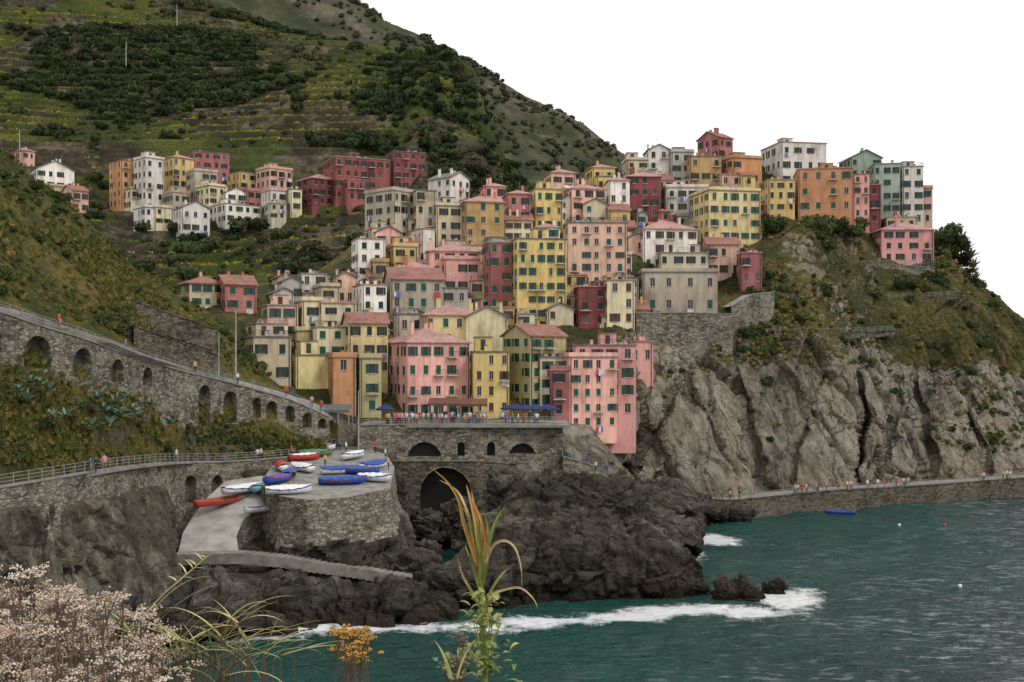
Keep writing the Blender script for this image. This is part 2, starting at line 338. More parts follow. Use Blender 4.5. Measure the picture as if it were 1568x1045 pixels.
# ---------------------------------------------------------------- mesh builder
class MB:
    def __init__(s): s.v=[];s.f=[];s.m=[]
    def quad(s,a,b,c,d,m=0):
        n=len(s.v); s.v+=[tuple(a),tuple(b),tuple(c),tuple(d)]; s.f.append((n,n+1,n+2,n+3)); s.m.append(m)
    def tri(s,a,b,c,m=0):
        n=len(s.v); s.v+=[tuple(a),tuple(b),tuple(c)]; s.f.append((n,n+1,n+2)); s.m.append(m)
    def hexa(s,p,m=0):
        n=len(s.v); s.v+=[tuple(x) for x in p]
        for q in ((3,2,1,0),(4,5,6,7),(0,1,5,4),(1,2,6,5),(2,3,7,6),(3,0,4,7)):
            s.f.append(tuple(n+i for i in q)); s.m.append(m)
    def box(s,x0,y0,z0,x1,y1,z1,m=0):
        s.hexa([(x0,y0,z0),(x1,y0,z0),(x1,y1,z0),(x0,y1,z0),(x0,y0,z1),(x1,y0,z1),(x1,y1,z1),(x0,y1,z1)],m)
    def beam(s,a,b,w,m=0):
        a=Vector(a);b=Vector(b);d=(b-a).normalized()
        r=d.cross(Vector((0,0,1)))
        if r.length<0.01: r=Vector((1,0,0))
        r=r.normalized()*w/2; t=r.cross(d).normalized()*w/2
        s.hexa([a-r-t,a+r-t,a+r+t,a-r+t,b-r-t,b+r-t,b+r+t,b-r+t],m)
    def build(s,name,mats,parent=None,smooth=False):
        if not s.f: return None
        return mesh_obj(name,s.v,s.f,mats,smooth,parent,s.m)
def empty(name,loc,rz=0):
    e=bpy.data.objects.new(name,None); COL.objects.link(e); e.location=loc; e.rotation_euler=(0,0,rz); e.empty_display_size=0.5
    return e
# ---------------------------------------------------------------- building materials
def wallmat(name,c):
    m,nt,b=newmat(name); L=nt.links.new
    oi=nt.nodes.new('ShaderNodeObjectInfo')
    n1=noise(nt,0.5,6,0.65,stretch=(1,1,0.3)); n2=noise(nt,3,5,0.7); n3=noise(nt,0.18,3)
    f=mathn(nt,'ADD',mathn(nt,'MULTIPLY',n1,0.6),mathn(nt,'MULTIPLY',n3,0.4))
    dk=tuple(x*y for x,y in zip(c,(0.6,0.56,0.52)))
    col=ramp(nt,f,[(0.36,dk),(0.5,c),(0.64,tuple(min(0.85,x*1.1+0.03) for x in c))])
    hs=nt.nodes.new('ShaderNodeHueSaturation'); L(col,hs.inputs['Color'])
    L(mathn(nt,'ADD',0.82,mathn(nt,'MULTIPLY',oi.outputs['Random'],0.4)),hs.inputs['Value'])
    L(mathn(nt,'ADD',0.486,mathn(nt,'MULTIPLY',oi.outputs['Random'],0.026)),hs.inputs['Hue'])
    st=noise(nt,1.4,4,0.6,stretch=(1,1,0.07))
    c2=mixc(nt,mathn(nt,'MULTIPLY',mathn(nt,'MULTIPLY',mathn(nt,'SUBTRACT',st,0.48),4,True),0.42),hs.outputs[0],(0.18,0.16,0.13))
    L(c2,b.inputs['Base Color']); b.inputs['Roughness'].default_value=0.92; b.inputs['Specular IOR Level'].default_value=0.15
    bump(nt,b,n2,0.3,0.05)
    return m
WC={'Y':('yellow',(0.57,0.41,0.17)),'Z':('bright_yellow',(0.72,0.60,0.30)),'C':('cream',(0.60,0.51,0.34)),'B':('beige',(0.45,0.39,0.29)),
'P':('pink',(0.74,0.38,0.33)),'S':('salmon',(0.66,0.42,0.32)),'O':('orange',(0.50,0.245,0.12)),'R':('red',(0.24,0.07,0.065)),'Q':('rose',(0.42,0.16,0.14)),
'W':('white',(0.72,0.67,0.60)),'G':('grey',(0.36,0.34,0.29)),'T':('olive',(0.42,0.36,0.18)),'E':('green',(0.28,0.36,0.28))}
WM={k:wallmat(v[0]+'_plaster',v[1]) for k,v in WC.items()}
def glassmat():
    m,nt,b=newmat('window_glass'); f=noise(nt,0.8,2)
    nt.links.new(ramp(nt,f,[(0.4,(0.008,0.009,0.01)),(0.7,(0.04,0.045,0.05))]),b.inputs['Base Color']); b.inputs['Roughness'].default_value=0.2
    return m
m_glass=glassmat()
SH={'G':simple('green_shutter',(0.010,0.10,0.068),0.5),'D':simple('dark_shutter',(0.018,0.035,0.025),0.5),'B':simple('brown_shutter',(0.09,0.05,0.025),0.6)}
m_trim=simple('stone_trim',(0.55,0.5,0.42)); m_white=simple('white_paint',(0.75,0.74,0.72),var=0.05); m_metal=simple('railing_iron',(0.05,0.05,0.055),0.5)
m_steel=simple('galvanised_rail',(0.30,0.31,0.31),0.4)
def roofmat(name,c):
    m,nt,b=newmat(name); L=nt.links.new; n=noise(nt,1.5,5,0.7); n2=noise(nt,0.3,3)
    col=ramp(nt,mathn(nt,'ADD',mathn(nt,'MULTIPLY',n,0.6),mathn(nt,'MULTIPLY',n2,0.4)),[(0.36,tuple(x*0.5 for x in c)),(0.5,c),(0.66,tuple(x*1.35 for x in c))])
    L(col,b.inputs['Base Color']); b.inputs['Roughness'].default_value=0.9
    w=nt.nodes.new('ShaderNodeTexWave'); w.inputs['Scale'].default_value=1.6; w.inputs['Distortion'].default_value=0.6
    tc=nt.nodes.new('ShaderNodeTexCoord'); L(tc.outputs['Object'],w.inputs['Vector']); bump(nt,b,w.outputs['Fac'],0.6,0.08)
    return m
m_tile=roofmat('terracotta_tiles',(0.28,0.13,0.10)); m_flatroof=roofmat('flat_roof',(0.30,0.25,0.21)); m_slate=roofmat('slate_roof',(0.18,0.165,0.15)); m_pinkroof=roofmat('pink_roof',(0.40,0.23,0.20))
def stonemat(name,c,sc=1.6):
    m,nt,b=newmat(name); L=nt.links.new
    geo=nt.nodes.new('ShaderNodeNewGeometry'); mp=nt.nodes.new('ShaderNodeMapping'); mp.inputs['Scale'].default_value=(1,1,2.0); L(geo.outputs['Position'],mp.inputs[0])
    v=nt.nodes.new('ShaderNodeTexVoronoi'); v.inputs['Scale'].default_value=sc; L(mp.outputs[0],v.inputs['Vector'])
    v2=nt.nodes.new('ShaderNodeTexVoronoi'); v2.feature='DISTANCE_TO_EDGE'; v2.inputs['Scale'].default_value=sc; L(mp.outputs[0],v2.inputs['Vector'])
    sp=nt.nodes.new('ShaderNodeSeparateColor'); L(v.outputs['Color'],sp.inputs[0])
    n=noise(nt,0.25,6,0.7); n2=noise(nt,5,4,0.7)
    f=mathn(nt,'ADD',mathn(nt,'MULTIPLY',sp.outputs[0],0.3),mathn(nt,'MULTIPLY',n,0.7))
    col=ramp(nt,f,[(0.3,tuple(x*0.38 for x in c)),(0.48,c),(0.66,tuple(x*1.6 for x in c))])
    e=mathn(nt,'MULTIPLY',v2.outputs['Distance'],12,True)
    col=mixc(nt,mathn(nt,'ADD',0.5,mathn(nt,'MULTIPLY',e,0.5)),(0.035,0.03,0.024),col)
    vg=noise(nt,0.35,5,0.75); kk=mathn(nt,'MULTIPLY',mathn(nt,'SUBTRACT',vg,0.55),8,True)
    col=mixc(nt,mathn(nt,'MULTIPLY',kk,0.7),col,(0.05,0.05,0.02))
    L(col,b.inputs['Base Color']); b.inputs['Roughness'].default_value=0.95; b.inputs['Specular IOR Level'].default_value=0.1
    bump(nt,b,mathn(nt,'ADD',e,n2),0.8,0.15); return m
m_stone=stonemat('rubble_stone',(0.22,0.195,0.155)); m_dstone=stonemat('dark_rubble_stone',(0.14,0.12,0.09)); m_conc=simple('concrete',(0.28,0.265,0.24),0.9,0.2,0.6)
LAU=[simple('laundry_white',(0.75,0.75,0.75)),simple('laundry_blue',(0.1,0.2,0.5)),simple('laundry_red',(0.5,0.08,0.08))]
def facade(wl,gl,sh,tr,o,d,n,width,h,nf,nc,sunk,mode,lau=None,style=0.5):
    def P(x,z,f=0): return (o[0]+d[0]*x+n[0]*f,o[1]+d[1]*x+n[1]*f,z)
    if nc<=0 or nf<=0:
        wl.quad(P(0,-sunk),P(width,-sunk),P(width,h),P(0,h)); return
    fh=h/nf; ww=min(1.0,width/nc*0.38); wh=min(1.6,fh*0.54)
    xs=[0]
    for i in range(nc):
        c=(i+0.5)*width/nc+random.uniform(-.1,.1)*width/nc; xs+=[c-ww/2,c+ww/2]
    xs.append(width)
    zs=[-sunk]
    for k in range(nf):
        z0=k*fh+fh*random.uniform(.24,.33); zs+=[z0,z0+wh*random.uniform(.85,1.05)]
    zs.append(h)
    def pb(b,x0,x1,z0,z1,f0,f1,m=0):
        b.hexa([P(x0,z0,f1),P(x1,z0,f1),P(x1,z0,f0),P(x0,z0,f0),P(x0,z1,f1),P(x1,z1,f1),P(x1,z1,f0),P(x0,z1,f0)],m)
    for i in range(len(xs)-1):
        for k in range(len(zs)-1):
            x0,x1,z0,z1=xs[i],xs[i+1],zs[k],zs[k+1]
            win=(i%2==1 and k%2==1 and R()>0.1)
            if not win:
                wl.quad(P(x0,z0),P(x1,z0),P(x1,z1),P(x0,z1)); continue
            r=-0.25
            wl.quad(P(x0,z0),P(x1,z0),P(x1,z0,r),P(x0,z0,r)); wl.quad(P(x0,z1,r),P(x1,z1,r),P(x1,z1),P(x0,z1))
            wl.quad(P(x0,z0),P(x0,z0,r),P(x0,z1,r),P(x0,z1)); wl.quad(P(x1,z0,r),P(x1,z0),P(x1,z1),P(x1,z1,r))
            gl.quad(P(x0,z0,r),P(x1,z0,r),P(x1,z1,r),P(x0,z1,r))
            q=R()
            if q<style:
                a=ww*0.5
                pb(sh,x0-a,x0-.02,z0,z1,0.02,0.08); pb(sh,x1+.02,x1+a,z0,z1,0.02,0.08)
            elif q<style+.35: pb(sh,x0+.02,x1-.02,z0+.02,z1-.02,-0.1,-0.03)
            else:
                pb(tr,x0+.0,x0+.07,z0,z1,-.16,-.1); pb(tr,x1-.07,x1,z0,z1,-.16,-.1); pb(tr,(x0+x1)/2-.03,(x0+x1)/2+.03,z0,z1,-.16,-.1)
            pb(tr,x0-.1,x1+.1,z0-.1,z0-.005,0.002,0.12)
            if lau is not None and R()<0.07:
                for t in range(3):
                    xx=x0-.1+t*0.42; pb(lau,xx,xx+.36,z0-1.0-0.3*R(),z0-.25,0.3,0.33,random.choice([0,0,1,2]))
            if mode and R()<0.16 and k>1:
                pb(tr,x0-.5,x1+.5,z0-.35,z0-.2,0.003,0.9,0)
                for t in range(7):
                    xx=x0-.5+(x1-x0+1)*t/6; pb(tr,xx-.02,xx+.02,z0-.2,z0+.7,0.84,0.88,1)
                pb(tr,x0-.5,x1+.5,z0+.7,z0+.75,0.83,0.89,1)
def house(ul,uc,ur,vt,vb,col,shut='G',roof='F',nf=None,nc=None,D=None,sunk=6,dd=0):
    if D is None: D=depthA((uc+ur)/2,vb)+dd
    s=D/F; a=max(uc-ul,1.5)*s; b=max(ur-uc,2)*s
    th=math.atan2(a,b); dep=a/math.sin(th)
    if dep<7.5: th=math.asin(min(0.95,a/7.5)); dep=7.5
    th=min(th,1.2); w=b/math.cos(th)
    dep=min(dep,14)
    P0=W(uc,vb,D); phi=math.atan2(P0.x,P0.y); h=(vb-vt)*s
    e=empty(WC[col][0]+'_house',P0,th-phi)
    if nf is None: nf=max(1,round(h/2.85))
    if nc is None: nc=max(1,round(w/2.5))
    nl=max(1,round(dep/2.9)) if nc>0 else 0
    sty=random.choice([.15,.5,.6])
    wl,gl,sh,tr,rf,la=MB(),MB(),MB(),MB(),MB(),MB()
    facade(wl,gl,sh,tr,(0,0),(1,0),(0,-1),w,h,nf,nc,sunk,True,la,sty)
    facade(wl,gl,sh,tr,(0,dep),(0,-1),(-1,0),dep,h,nf,nl,sunk,False,la,sty)
    facade(wl,gl,sh,tr,(w,0),(0,1),(1,0),dep,h,nf,nl,sunk,False)
    facade(wl,gl,sh,tr,(w,dep),(-1,0),(0,1),w,h,nf,nc,sunk,False)
    rm=m_flatroof
    if roof in 'FT':
        rf.box(-.18,-.18,h,w+.18,dep+.18,h+.22)
        if R()<0.5 and roof=='F':
            for (x0,y0,x1,y1) in ((-.1,-.1,w+.1,.12),(-.1,dep-.12,w+.1,dep+.1),(-.1,.12,.12,dep-.12),(w-.12,.12,w+.1,dep-.12)):
                wl.box(x0,y0,h+.22,x1,y1,h+.85)
        if roof=='T':
            pts=[(0,dep),(0,0),(w,0),(w,dep)]
            for p,q in zip(pts,pts[1:]):
                tr.beam((*p,h+1.1),(*q,h+1.1),.06,1); tr.beam((*p,h+.7),(*q,h+.7),.04,1)
                L=math.dist(p,q); k=max(2,int(L/1.2))
                for i in range(k+1):
                    x=p[0]+(q[0]-p[0])*i/k; y=p[1]+(q[1]-p[1])*i/k; tr.beam((x,y,h+.2),(x,y,h+1.1),.05,1)
            for i in range(random.randint(1,3)):
                x=random.uniform(.5,w-1); tr.box(x,.5,h+.22,x+.7,.9,h+.6,0)
        if w>5 and R()<0.55:
            x=random.uniform(.5,w-3.5); hh=random.uniform(1.6,2.4); y=dep*.45
            wl.box(x,y,h+.22,x+2.8,min(dep-.2,y+3),h+.2+hh); rf.box(x-.15,y-.15,h+.2+hh,x+2.95,min(dep,y+3.15),h+.35+hh)
            gl.box(x+.9,y-.02,h+.4,x+1.7,y+.02,h+hh-.1)
        rm=random.choice([m_flatroof,m_slate,m_slate,m_slate,m_flatroof,m_pinkroof]); top=h+.2
    else:
        rm=m_tile if roof in 'GH' else m_pinkroof
        if roof=='A': rm=m_slate
        o=.35
        if roof=='H' or roof=='h':
            rh=min(w,dep)*0.22; i=min(w,dep)/2
            if w>=dep: r0,r1=(i,dep/2,h+rh),(w-i,dep/2,h+rh)
            else: r0,r1=(w/2,i,h+rh),(w/2,dep-i,h+rh)
            c=[(-o,-o,h),(w+o,-o,h),(w+o,dep+o,h),(-o,dep+o,h)]
            if w>=dep:
                rf.quad(c[0],c[1],r1,r0); rf.quad(c[2],c[3],r0,r1); rf.tri(c[1],c[2],r1); rf.tri(c[3],c[0],r0)
            else:
                rf.tri(c[0],c[1],r0); rf.quad(c[1],c[2],r1,r0); rf.tri(c[2],c[3],r1); rf.quad(c[3],c[0],r0,r1)
            rf.box(-o,-o,h-.18,w+o,dep+o,h-.002)
            top=h+rh
        else:
            if roof=='G':
                rh=dep*0.25
                rf.hexa([(-o,-o,h-.1),(w+o,-o,h-.1),(w+o,dep/2,h+rh),(-o,dep/2,h+rh),(-o,-o,h+.1),(w+o,-o,h+.1),(w+o,dep/2,h+rh+.2),(-o,dep/2,h+rh+.2)])
                rf.hexa([(-o,dep/2,h+rh),(w+o,dep/2,h+rh),(w+o,dep+o,h-.1),(-o,dep+o,h-.1),(-o,dep/2,h+rh+.2),(w+o,dep/2,h+rh+.2),(w+o,dep+o,h+.1),(-o,dep+o,h+.1)])
                wl.tri((0,dep,h),(0,0,h),(0,dep/2,h+rh)); wl.tri((w,0,h),(w,dep,h),(w,dep/2,h+rh))
            else:
                rh=w*0.25
                rf.hexa([(-o,-o,h-.1),(w/2,-o,h+rh),(w/2,dep+o,h+rh),(-o,dep+o,h-.1),(-o,-o,h+.1),(w/2,-o,h+rh+.2),(w/2,dep+o,h+rh+.2),(-o,dep+o,h+.1)])
                rf.hexa([(w/2,-o,h+rh),(w+o,-o,h-.1),(w+o,dep+o,h-.1),(w/2,dep+o,h+rh),(w/2,-o,h+rh+.2),(w+o,-o,h+.1),(w+o,dep+o,h+.1),(w/2,dep+o,h+rh+.2)])
                wl.tri((0,0,h),(w,0,h),(w/2,0,h+rh)); wl.tri((w,dep,h),(0,dep,h),(w/2,dep,h+rh))
            top=h+rh
    for i in range(random.randint(1,3)):
        x=random.uniform(.6,max(.7,w-.9)); y=random.uniform(1,dep-1); wl.box(x,y,h+.1,x+.5,y+.5,top+.9); rf.box(x-.08,y-.08,top+.9,x+.58,y+.58,top+1.0)
    if R()<0.4:
        x=random.uniform(.3,w-.3); y=dep*.5; tr.beam((x,y,h),(x,y,top+2.2),.04,1); tr.beam((x-.6,y,top+2.0),(x+.6,y,top+2.0),.03,1)
    x=random.choice([.25,w-.3]); tr.beam((x,-.09,-sunk),(x,-.09,h-.02),.09,1)
    wl.build('walls',[WM[col]],e); gl.build('windows',[m_glass],e); sh.build('shutters',[SH[shut]],e); tr.build('trim',[m_trim,m_metal],e); rf.build('roof',[rm],e); la.build('laundry',LAU,e)
    return e
HS='''272 290 345 433 472 C G H
330 345 392 436 478 Q G G
375 388 445 517 590 C D T 2 2
436 440 505 545 596 Z D F 2 0
450 453 476 508 550 Z D F 2 0
473 482 530 502 575 C G T
524 534 594 496 600 Z D G
500 510 545 548 630 O G F
540 546 584 550 638 T G F
582 624 722 524 642 P G h 4 5
720 725 780 540 636 Y B F 4 3
768 812 868 515 630 T G G 5 3
812 818 872 548 628 C G T
835 838 872 568 640 Q D F
840 872 946 548 658 P G F 5 4
868 878 974 530 640 P G T
958 964 1000 524 560 P D F
704 714 778 486 560 C D A 2 0
640 650 735 482 560 Z G h
600 606 650 482 540 B D T
400 407 456 468 520 S G F
452 458 492 462 520 C D F
376 386 440 497 540 C D T
485 492 545 465 530 C D F
588 598 680 428 500 B G G
670 678 716 442 495 G D F
540 548 592 437 500 W D F
425 431 462 432 462 G D A
455 462 500 420 462 W D F
505 512 545 425 465 S D A
480 487 520 440 480 C D F
600 608 664 410 455 Q D h
648 658 736 384 440 P D h
672 680 735 398 450 P D F
738 748 784 372 475 Q G T
778 792 868 366 490 Y G F 6 5
700 712 772 308 385 Y G h
660 668 710 316 375 C D F
626 634 668 292 370 B D F
558 602 650 292 370 B D F
655 690 720 272 320 W D A
538 548 590 366 425 W D F
560 566 606 350 385 C D F
590 598 640 378 420 Y D F
808 816 862 290 355 Y G F
770 778 812 296 365 Q D h
858 864 926 288 345 P D h
862 870 960 342 440 S G T 5 5
878 886 930 440 500 R D T
920 928 972 430 500 C B T
926 932 964 276 335 W D h
960 985 1068 350 415 W B h
972 984 1098 418 480 B G F 2 4
1000 1010 1084 388 430 B D T
1072 1078 1132 375 425 S D G
1128 1136 1166 388 440 Q D T
1055 1086 1164 292 390 Z G F 5 5
955 962 1012 270 335 R D h
1010 1020 1084 288 345 W D F
1045 1056 1104 240 300 Y D F
1068 1100 1122 210 262 Q D G
1098 1122 1166 242 300 O D F
1165 1196 1264 218 285 W D F 3 4
1163 1172 1216 276 325 Y D F
1215 1222 1302 260 328 O G F 3 4
1300 1306 1330 268 335 P G F
1326 1331 1348 284 345 R D F
1330 1338 1376 252 330 E D F
1285 1292 1348 242 290 E D A
1370 1378 1412 256 345 W D T
1395 1400 1426 290 345 S D F
1325 1350 1426 352 403 P D h 3 4
1350 1358 1402 334 372 C D F
952 960 992 246 290 C D F
985 992 1026 230 280 W D A
1020 1028 1062 234 285 G D F
895 903 942 256 300 Y D h
833 842 882 264 305 S D h
1090 1098 1150 268 305 S D F
735 742 775 285 330 P D h
1240 1246 1290 262 290 O D F'''
for ln in HS.split('\n'):
    p=ln.split(); n=[float(x) for x in p[:5]]
    if n[1]-n[0]<=9 and R()<0.55: n[1]=n[0]+(n[2]-n[0])*random.uniform(0.15,0.3)
    nf=int(p[8]) if len(p)>8 else None; nc=int(p[9]) if len(p)>9 else None
    house(*n,p[5],p[6],p[7],nf,nc,sunk=2.5 if n[0] in (840,) else 6)
sky=[(560,300),(620,292),(700,285),(760,290),(800,290),(860,272),(960,252),(1050,238),(1160,245)]
for vb in range(318,560,22):
    u=560+random.uniform(0,20)
    while u<1150:
        wd=random.uniform(30,54)
        lim=np.interp(u,[560,960,1160],[560,520,400])
        hgt=random.uniform(30,52); vbb=vb+random.uniform(-6,6)
        if vbb<lim and vbb-hgt>np.interp(u,[a for a,_ in sky],[b for _,b in sky])+6 and not (u>960 and vbb>400) and not(u<590 and vbb<345):
            house(u,u+wd*random.choice([.12,.25,.5]),u+wd,vbb-hgt,vbb,random.choice('YCCBPSWWQYCZG'),random.choice('GDDB'),random.choice('FFTTAGh'),dd=5)
        u+=wd*random.uniform(0.85,1.25)
for vb in range(455,560,26):
    u=400+random.uniform(0,20)
    while u<590:
        wd=random.uniform(30,48)
        house(u,u+wd*.25,u+wd,vb-random.uniform(26,36),vb,random.choice('YCCBSW'),'D',random.choice('FTAG'),dd=6); u+=wd*1.15
def depthM(u,v):
    V,D=colsinterp(M_cols,np.array([float(u)]),0); return float(np.interp(v,V[::-1,0],D[::-1,0]))
HB='''20 26 52 230 262 S D h
45 56 110 258 305 W D A
95 104 134 292 325 S D G
60 66 100 285 310 C D F
168 176 210 246 318 O D F
205 214 250 242 325 W D F
247 256 296 240 305 Y D h
285 296 350 232 285 Q D T
285 296 332 262 320 B D F
348 356 394 264 305 Y D F
392 400 448 258 305 S D F
205 214 246 318 348 W D F
265 274 320 318 358 W D A
320 330 400 312 342 W D F
400 408 440 292 328 W D F
435 441 462 290 325 C D F
300 308 345 285 330 C D F
362 370 400 292 322 Q D F
250 258 290 295 330 B D F
455 464 520 272 315 R D h
490 514 600 240 306 R D T
590 604 652 232 290 R D T
520 528 560 275 310 Q D F
225 232 262 318 345 C D F
335 343 378 295 328 W D A
183 190 222 290 322 C D F
405 412 438 312 336 B D F'''
for ln in HB.split('\n'):
    p=ln.split(); n=[float(x) for x in p[:5]]
    if n[1]-n[0]<=10: n[1]=n[0]+(n[2]-n[0])*random.uniform(0.2,0.5)
    house(*n,p[5],p[6],p[7],D=depthM((n[0]+n[2])/2,n[4])-4,sunk=8)
# ---------------------------------------------------------------- masonry walls with arches
def archwall(name,pts,thick,arches,mat,rail=True,recess=1.6,dark=m_dstone,coping=True,rcs=None):
    e=empty(name,pts[0][0]); o=pts[0][0]
    S=[0]
    for a,b in zip(pts,pts[1:]): S.append(S[-1]+(b[0].xy-a[0].xy).length)
    def pos(s):
        x=np.interp(s,S,[p[0].x for p in pts])-o.x; y=np.interp(s,S,[p[0].y for p in pts])-o.y
        return x,y,np.interp(s,S,[p[0].z for p in pts])-o.z,np.interp(s,S,[p[1] for p in pts])-o.z
    def nrm(s):
        a=pos(max(0,s-.3)); b=pos(min(S[-1],s+.3)); d=Vector((b[0]-a[0],b[1]-a[1])).normalized(); return d.y,-d.x
    cuts=set(np.linspace(0,S[-1],int(S[-1]/2)+2))
    for (c,w,ht,dt) in arches:
        for i in range(9): cuts.add(min(S[-1],max(0,c-w/2*math.cos(math.pi*i/8))))
    cuts=sorted(cuts); wl=MB()
    def hole(s):
        for (c,w,ht,dt) in arches:
            if abs(s-c)<w/2-1e-4: return (c,w,ht,dt)
    def P(s,z,f):
        x,y,_,_=pos(s); n=nrm(s); return (x+n[0]*f,y+n[1]*f,z)
    for s0,s1 in zip(cuts,cuts[1:]):
        if s1-s0<1e-5: continue
        t0,b0=pos(s0)[2:]; t1,b1=pos(s1)[2:]
        hl=hole((s0+s1)/2)
        wl.quad(P(s0,t0,0),P(s1,t1,0),P(s1,t1,-thick),P(s0,t0,-thick),1)
        if not hl or recess<=thick: wl.quad(P(s1,b1,-thick),P(s0,b0,-thick),P(s0,t0,-thick),P(s1,t1,-thick))
        if not hl: wl.quad(P(s0,b0,0),P(s1,b1,0),P(s1,t1,0),P(s0,t0,0)); continue
        c,w,ht,dt=hl; tc=pos(c)[2]
        def az(s):
            k=max(0,1-((s-c)/(w/2))**2); return tc-dt-w/2+math.sqrt(k)*w/2
        zb=tc-dt-ht
        a0,a1=az(s0),az(s1)
        wl.quad(P(s0,a0,0),P(s1,a1,0),P(s1,t1,0),P(s0,t0,0))
        if zb>min(b0,b1): wl.quad(P(s0,b0,0),P(s1,b1,0),P(s1,zb,0),P(s0,zb,0))
        wl.quad(P(s0,a0,-recess),P(s1,a1,-recess),P(s1,a1,0),P(s0,a0,0))
        wl.quad(P(s0,zb,0),P(s1,zb,0),P(s1,zb,-recess),P(s0,zb,-recess))
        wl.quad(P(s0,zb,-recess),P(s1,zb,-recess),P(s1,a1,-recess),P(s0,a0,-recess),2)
        if abs(s0-(c-w/2))<1e-3: wl.quad(P(s0,zb,0),P(s0,zb,-recess),P(s0,a0,-recess),P(s0,a0,0))
        if abs(s1-(c+w/2))<1e-3: wl.quad(P(s1,zb,-recess),P(s1,zb,0),P(s1,a1,0),P(s1,a1,-recess))
        for (sa,sb,za,zb2) in ((s0,s1,a0,a1),):
            wl.quad(P(sa,za,.06),P(sb,zb2,.06),P(sb,zb2+.3,.06),P(sa,za+.3,.06),3)
            wl.quad(P(sa,za,.0),P(sb,zb2,.0),P(sb,zb2,.06),P(sa,za,.06),3); wl.quad(P(sa,za+.3,.06),P(sb,zb2+.3,.06),P(sb,zb2+.3,0),P(sa,za+.3,0),3)
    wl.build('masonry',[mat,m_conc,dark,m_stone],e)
    if coping:
        cp=MB()
        q=[s for s in np.linspace(0,S[-1],int(S[-1]/2.5)+2)]
        for s0,s1 in zip(q,q[1:]):
            t0=pos(s0)[2]; t1=pos(s1)[2]
            cp.hexa([P(s0,t0+.005,.12),P(s1,t1+.005,.12),P(s1,t1+.005,-.4),P(s0,t0+.005,-.4),P(s0,t0+.18,.12),P(s1,t1+.18,.12),P(s1,t1+.18,-.4),P(s0,t0+.18,-.4)])
        cp.build('coping',[m_conc if mat is not m_dstone else m_dstone],e)
    if rail:
        rl=MB(); q=list(np.linspace(0,S[-1],int(S[-1]/1.7)+2))
        for s0,s1 in zip(q,q[1:]):
            t0=pos(s0)[2];t1=pos(s1)[2]
            rl.beam(P(s0,t0+.15,-.15),P(s0,t0+1.15,-.15),.07)
            for hh in (.5,.82,1.15): rl.beam(P(s0,t0+hh,-.15),P(s1,t1+hh,-.15),.045)
        rl.build('railing',[m_steel],e)
    return e
def smap(pts,u):
    S=[0]; us=[]
    for a,b in zip(pts,pts[1:]): S.append(S[-1]+(b[0].xy-a[0].xy).length)
    us=[p[0].x/p[0].y*F+784 for p in pts]
    return float(np.interp(u,us,S))
vi=[(W(-120,450,99),20),(W(0,478,107),20),(W(60,500,112),20),(W(130,520,119),19),(W(180,540,126),17),(W(240,558,136),15),(W(270,567,140.5),14),(W(340,584,150),13),(W(400,600,156),12),(W(450,615,160),11),(W(505,640,164.5),11)]
ar=[]
for u,w,ht,dt in [(-70,3.2,3.2,1.1),(-20,3.2,3.2,1.1),(58,4.0,3.4,1.0),(127,3.4,3.0,1.0),(180,2.9,2.6,0.8),(225,2.5,2.2,0.7),(312,2.6,5.2,1.1),(352,2.4,4.4,1.1),(393,1.6,3,1.0),(416,1.9,2.8,0.9),(444,1.6,2.4,.8),(470,1.6,2.2,.8),(493,1.5,1.6,.6)]:
    ar.append((smap(vi,u),w,ht,dt))
archwall('arched_retaining_wall',vi,1.0,ar,m_stone,recess=0.95,dark=simple('arch_back_shade',(0.06,0.055,0.04)))  # arch backs in a darker colour, shade of the recess painted in
def strip(name,L,Rr,mat,thick=0.3):
    b=MB()
    for i in range(len(L)-1):
        a,c,d,e=L[i],L[i+1],Rr[i+1],Rr[i]; z=Vector((0,0,-thick))
        b.hexa([a+z,c+z,d+z,e+z,a,c,d,e])
    return b.build(name,[mat])
strip('village_road',[p[0]+Vector((0,0.9,-.05)) for p in vi],[p[0]+Vector((1.2,4.6,-.05)) for p in vi],m_conc)
lp=[(W(-140,770,88.6),8),(W(0,748,96.3),8),(W(60,738,100.3),8),(W(130,726,107.3),8),(W(180,718,114),8),(W(240,711,126.3),7),(W(262,710,131.3),6),(W(285,709,137.5),6),(W(340,709,143.5),6),(W(400,705,148.5),7),(W(455,700,155.5),8)]
archwall('lower_path_wall',lp,0.8,[(smap(lp,290),2.4,3.6,1.6),(smap(lp,332),2.1,3.2,1.6)],m_stone,recess=1.2,dark=simple('path_arch_shade',(0.02,0.02,0.018)))  # near-black arch backs paint the shade inside the openings
strip('lower_path',[p[0]+Vector((0,0.5,-.06)) for p in lp],[p[0]+Vector((.6,3.2,-.06)) for p in lp],m_conc)
tz=17.6
def T(u,D): return Vector(((u-784)*D/F,D,tz))
tw=[(T(548,163.5),0),(T(600,164),0),(T(640,165),-1),(T(720,165),-1),(T(800,165.5),2),(T(862,167),4)]
archwall('harbour_terrace_wall',tw,1.2,[(smap(tw,650),5.2,2.2,2.6),(smap(tw,706),1.1,2.1,2.6),(smap(tw,752),1.2,2.1,2.6),(smap(tw,800),4.2,1.6,2.8)],m_stone,recess=1.1,dark=simple('terrace_arch_shade',(0.02,0.02,0.018)))  # openings backed with near-black colour as painted shade
tb=[(Vector((W(600,705,163).x,161.6,12.3)),-1),(Vector((W(735,705,163).x,162.0,12.3)),-1),(Vector((W(790,705,163).x,163.2,11.8)),-1)]
archwall('harbour_bridge',tb,3.0,[(smap(tb,682),7.6,9.6,0.8)],m_dstone,rail=False,recess=2.9,dark=simple('culvert_shade',(0.03,0.028,0.024)))  # back of the big arch coloured dark, painting the shade within
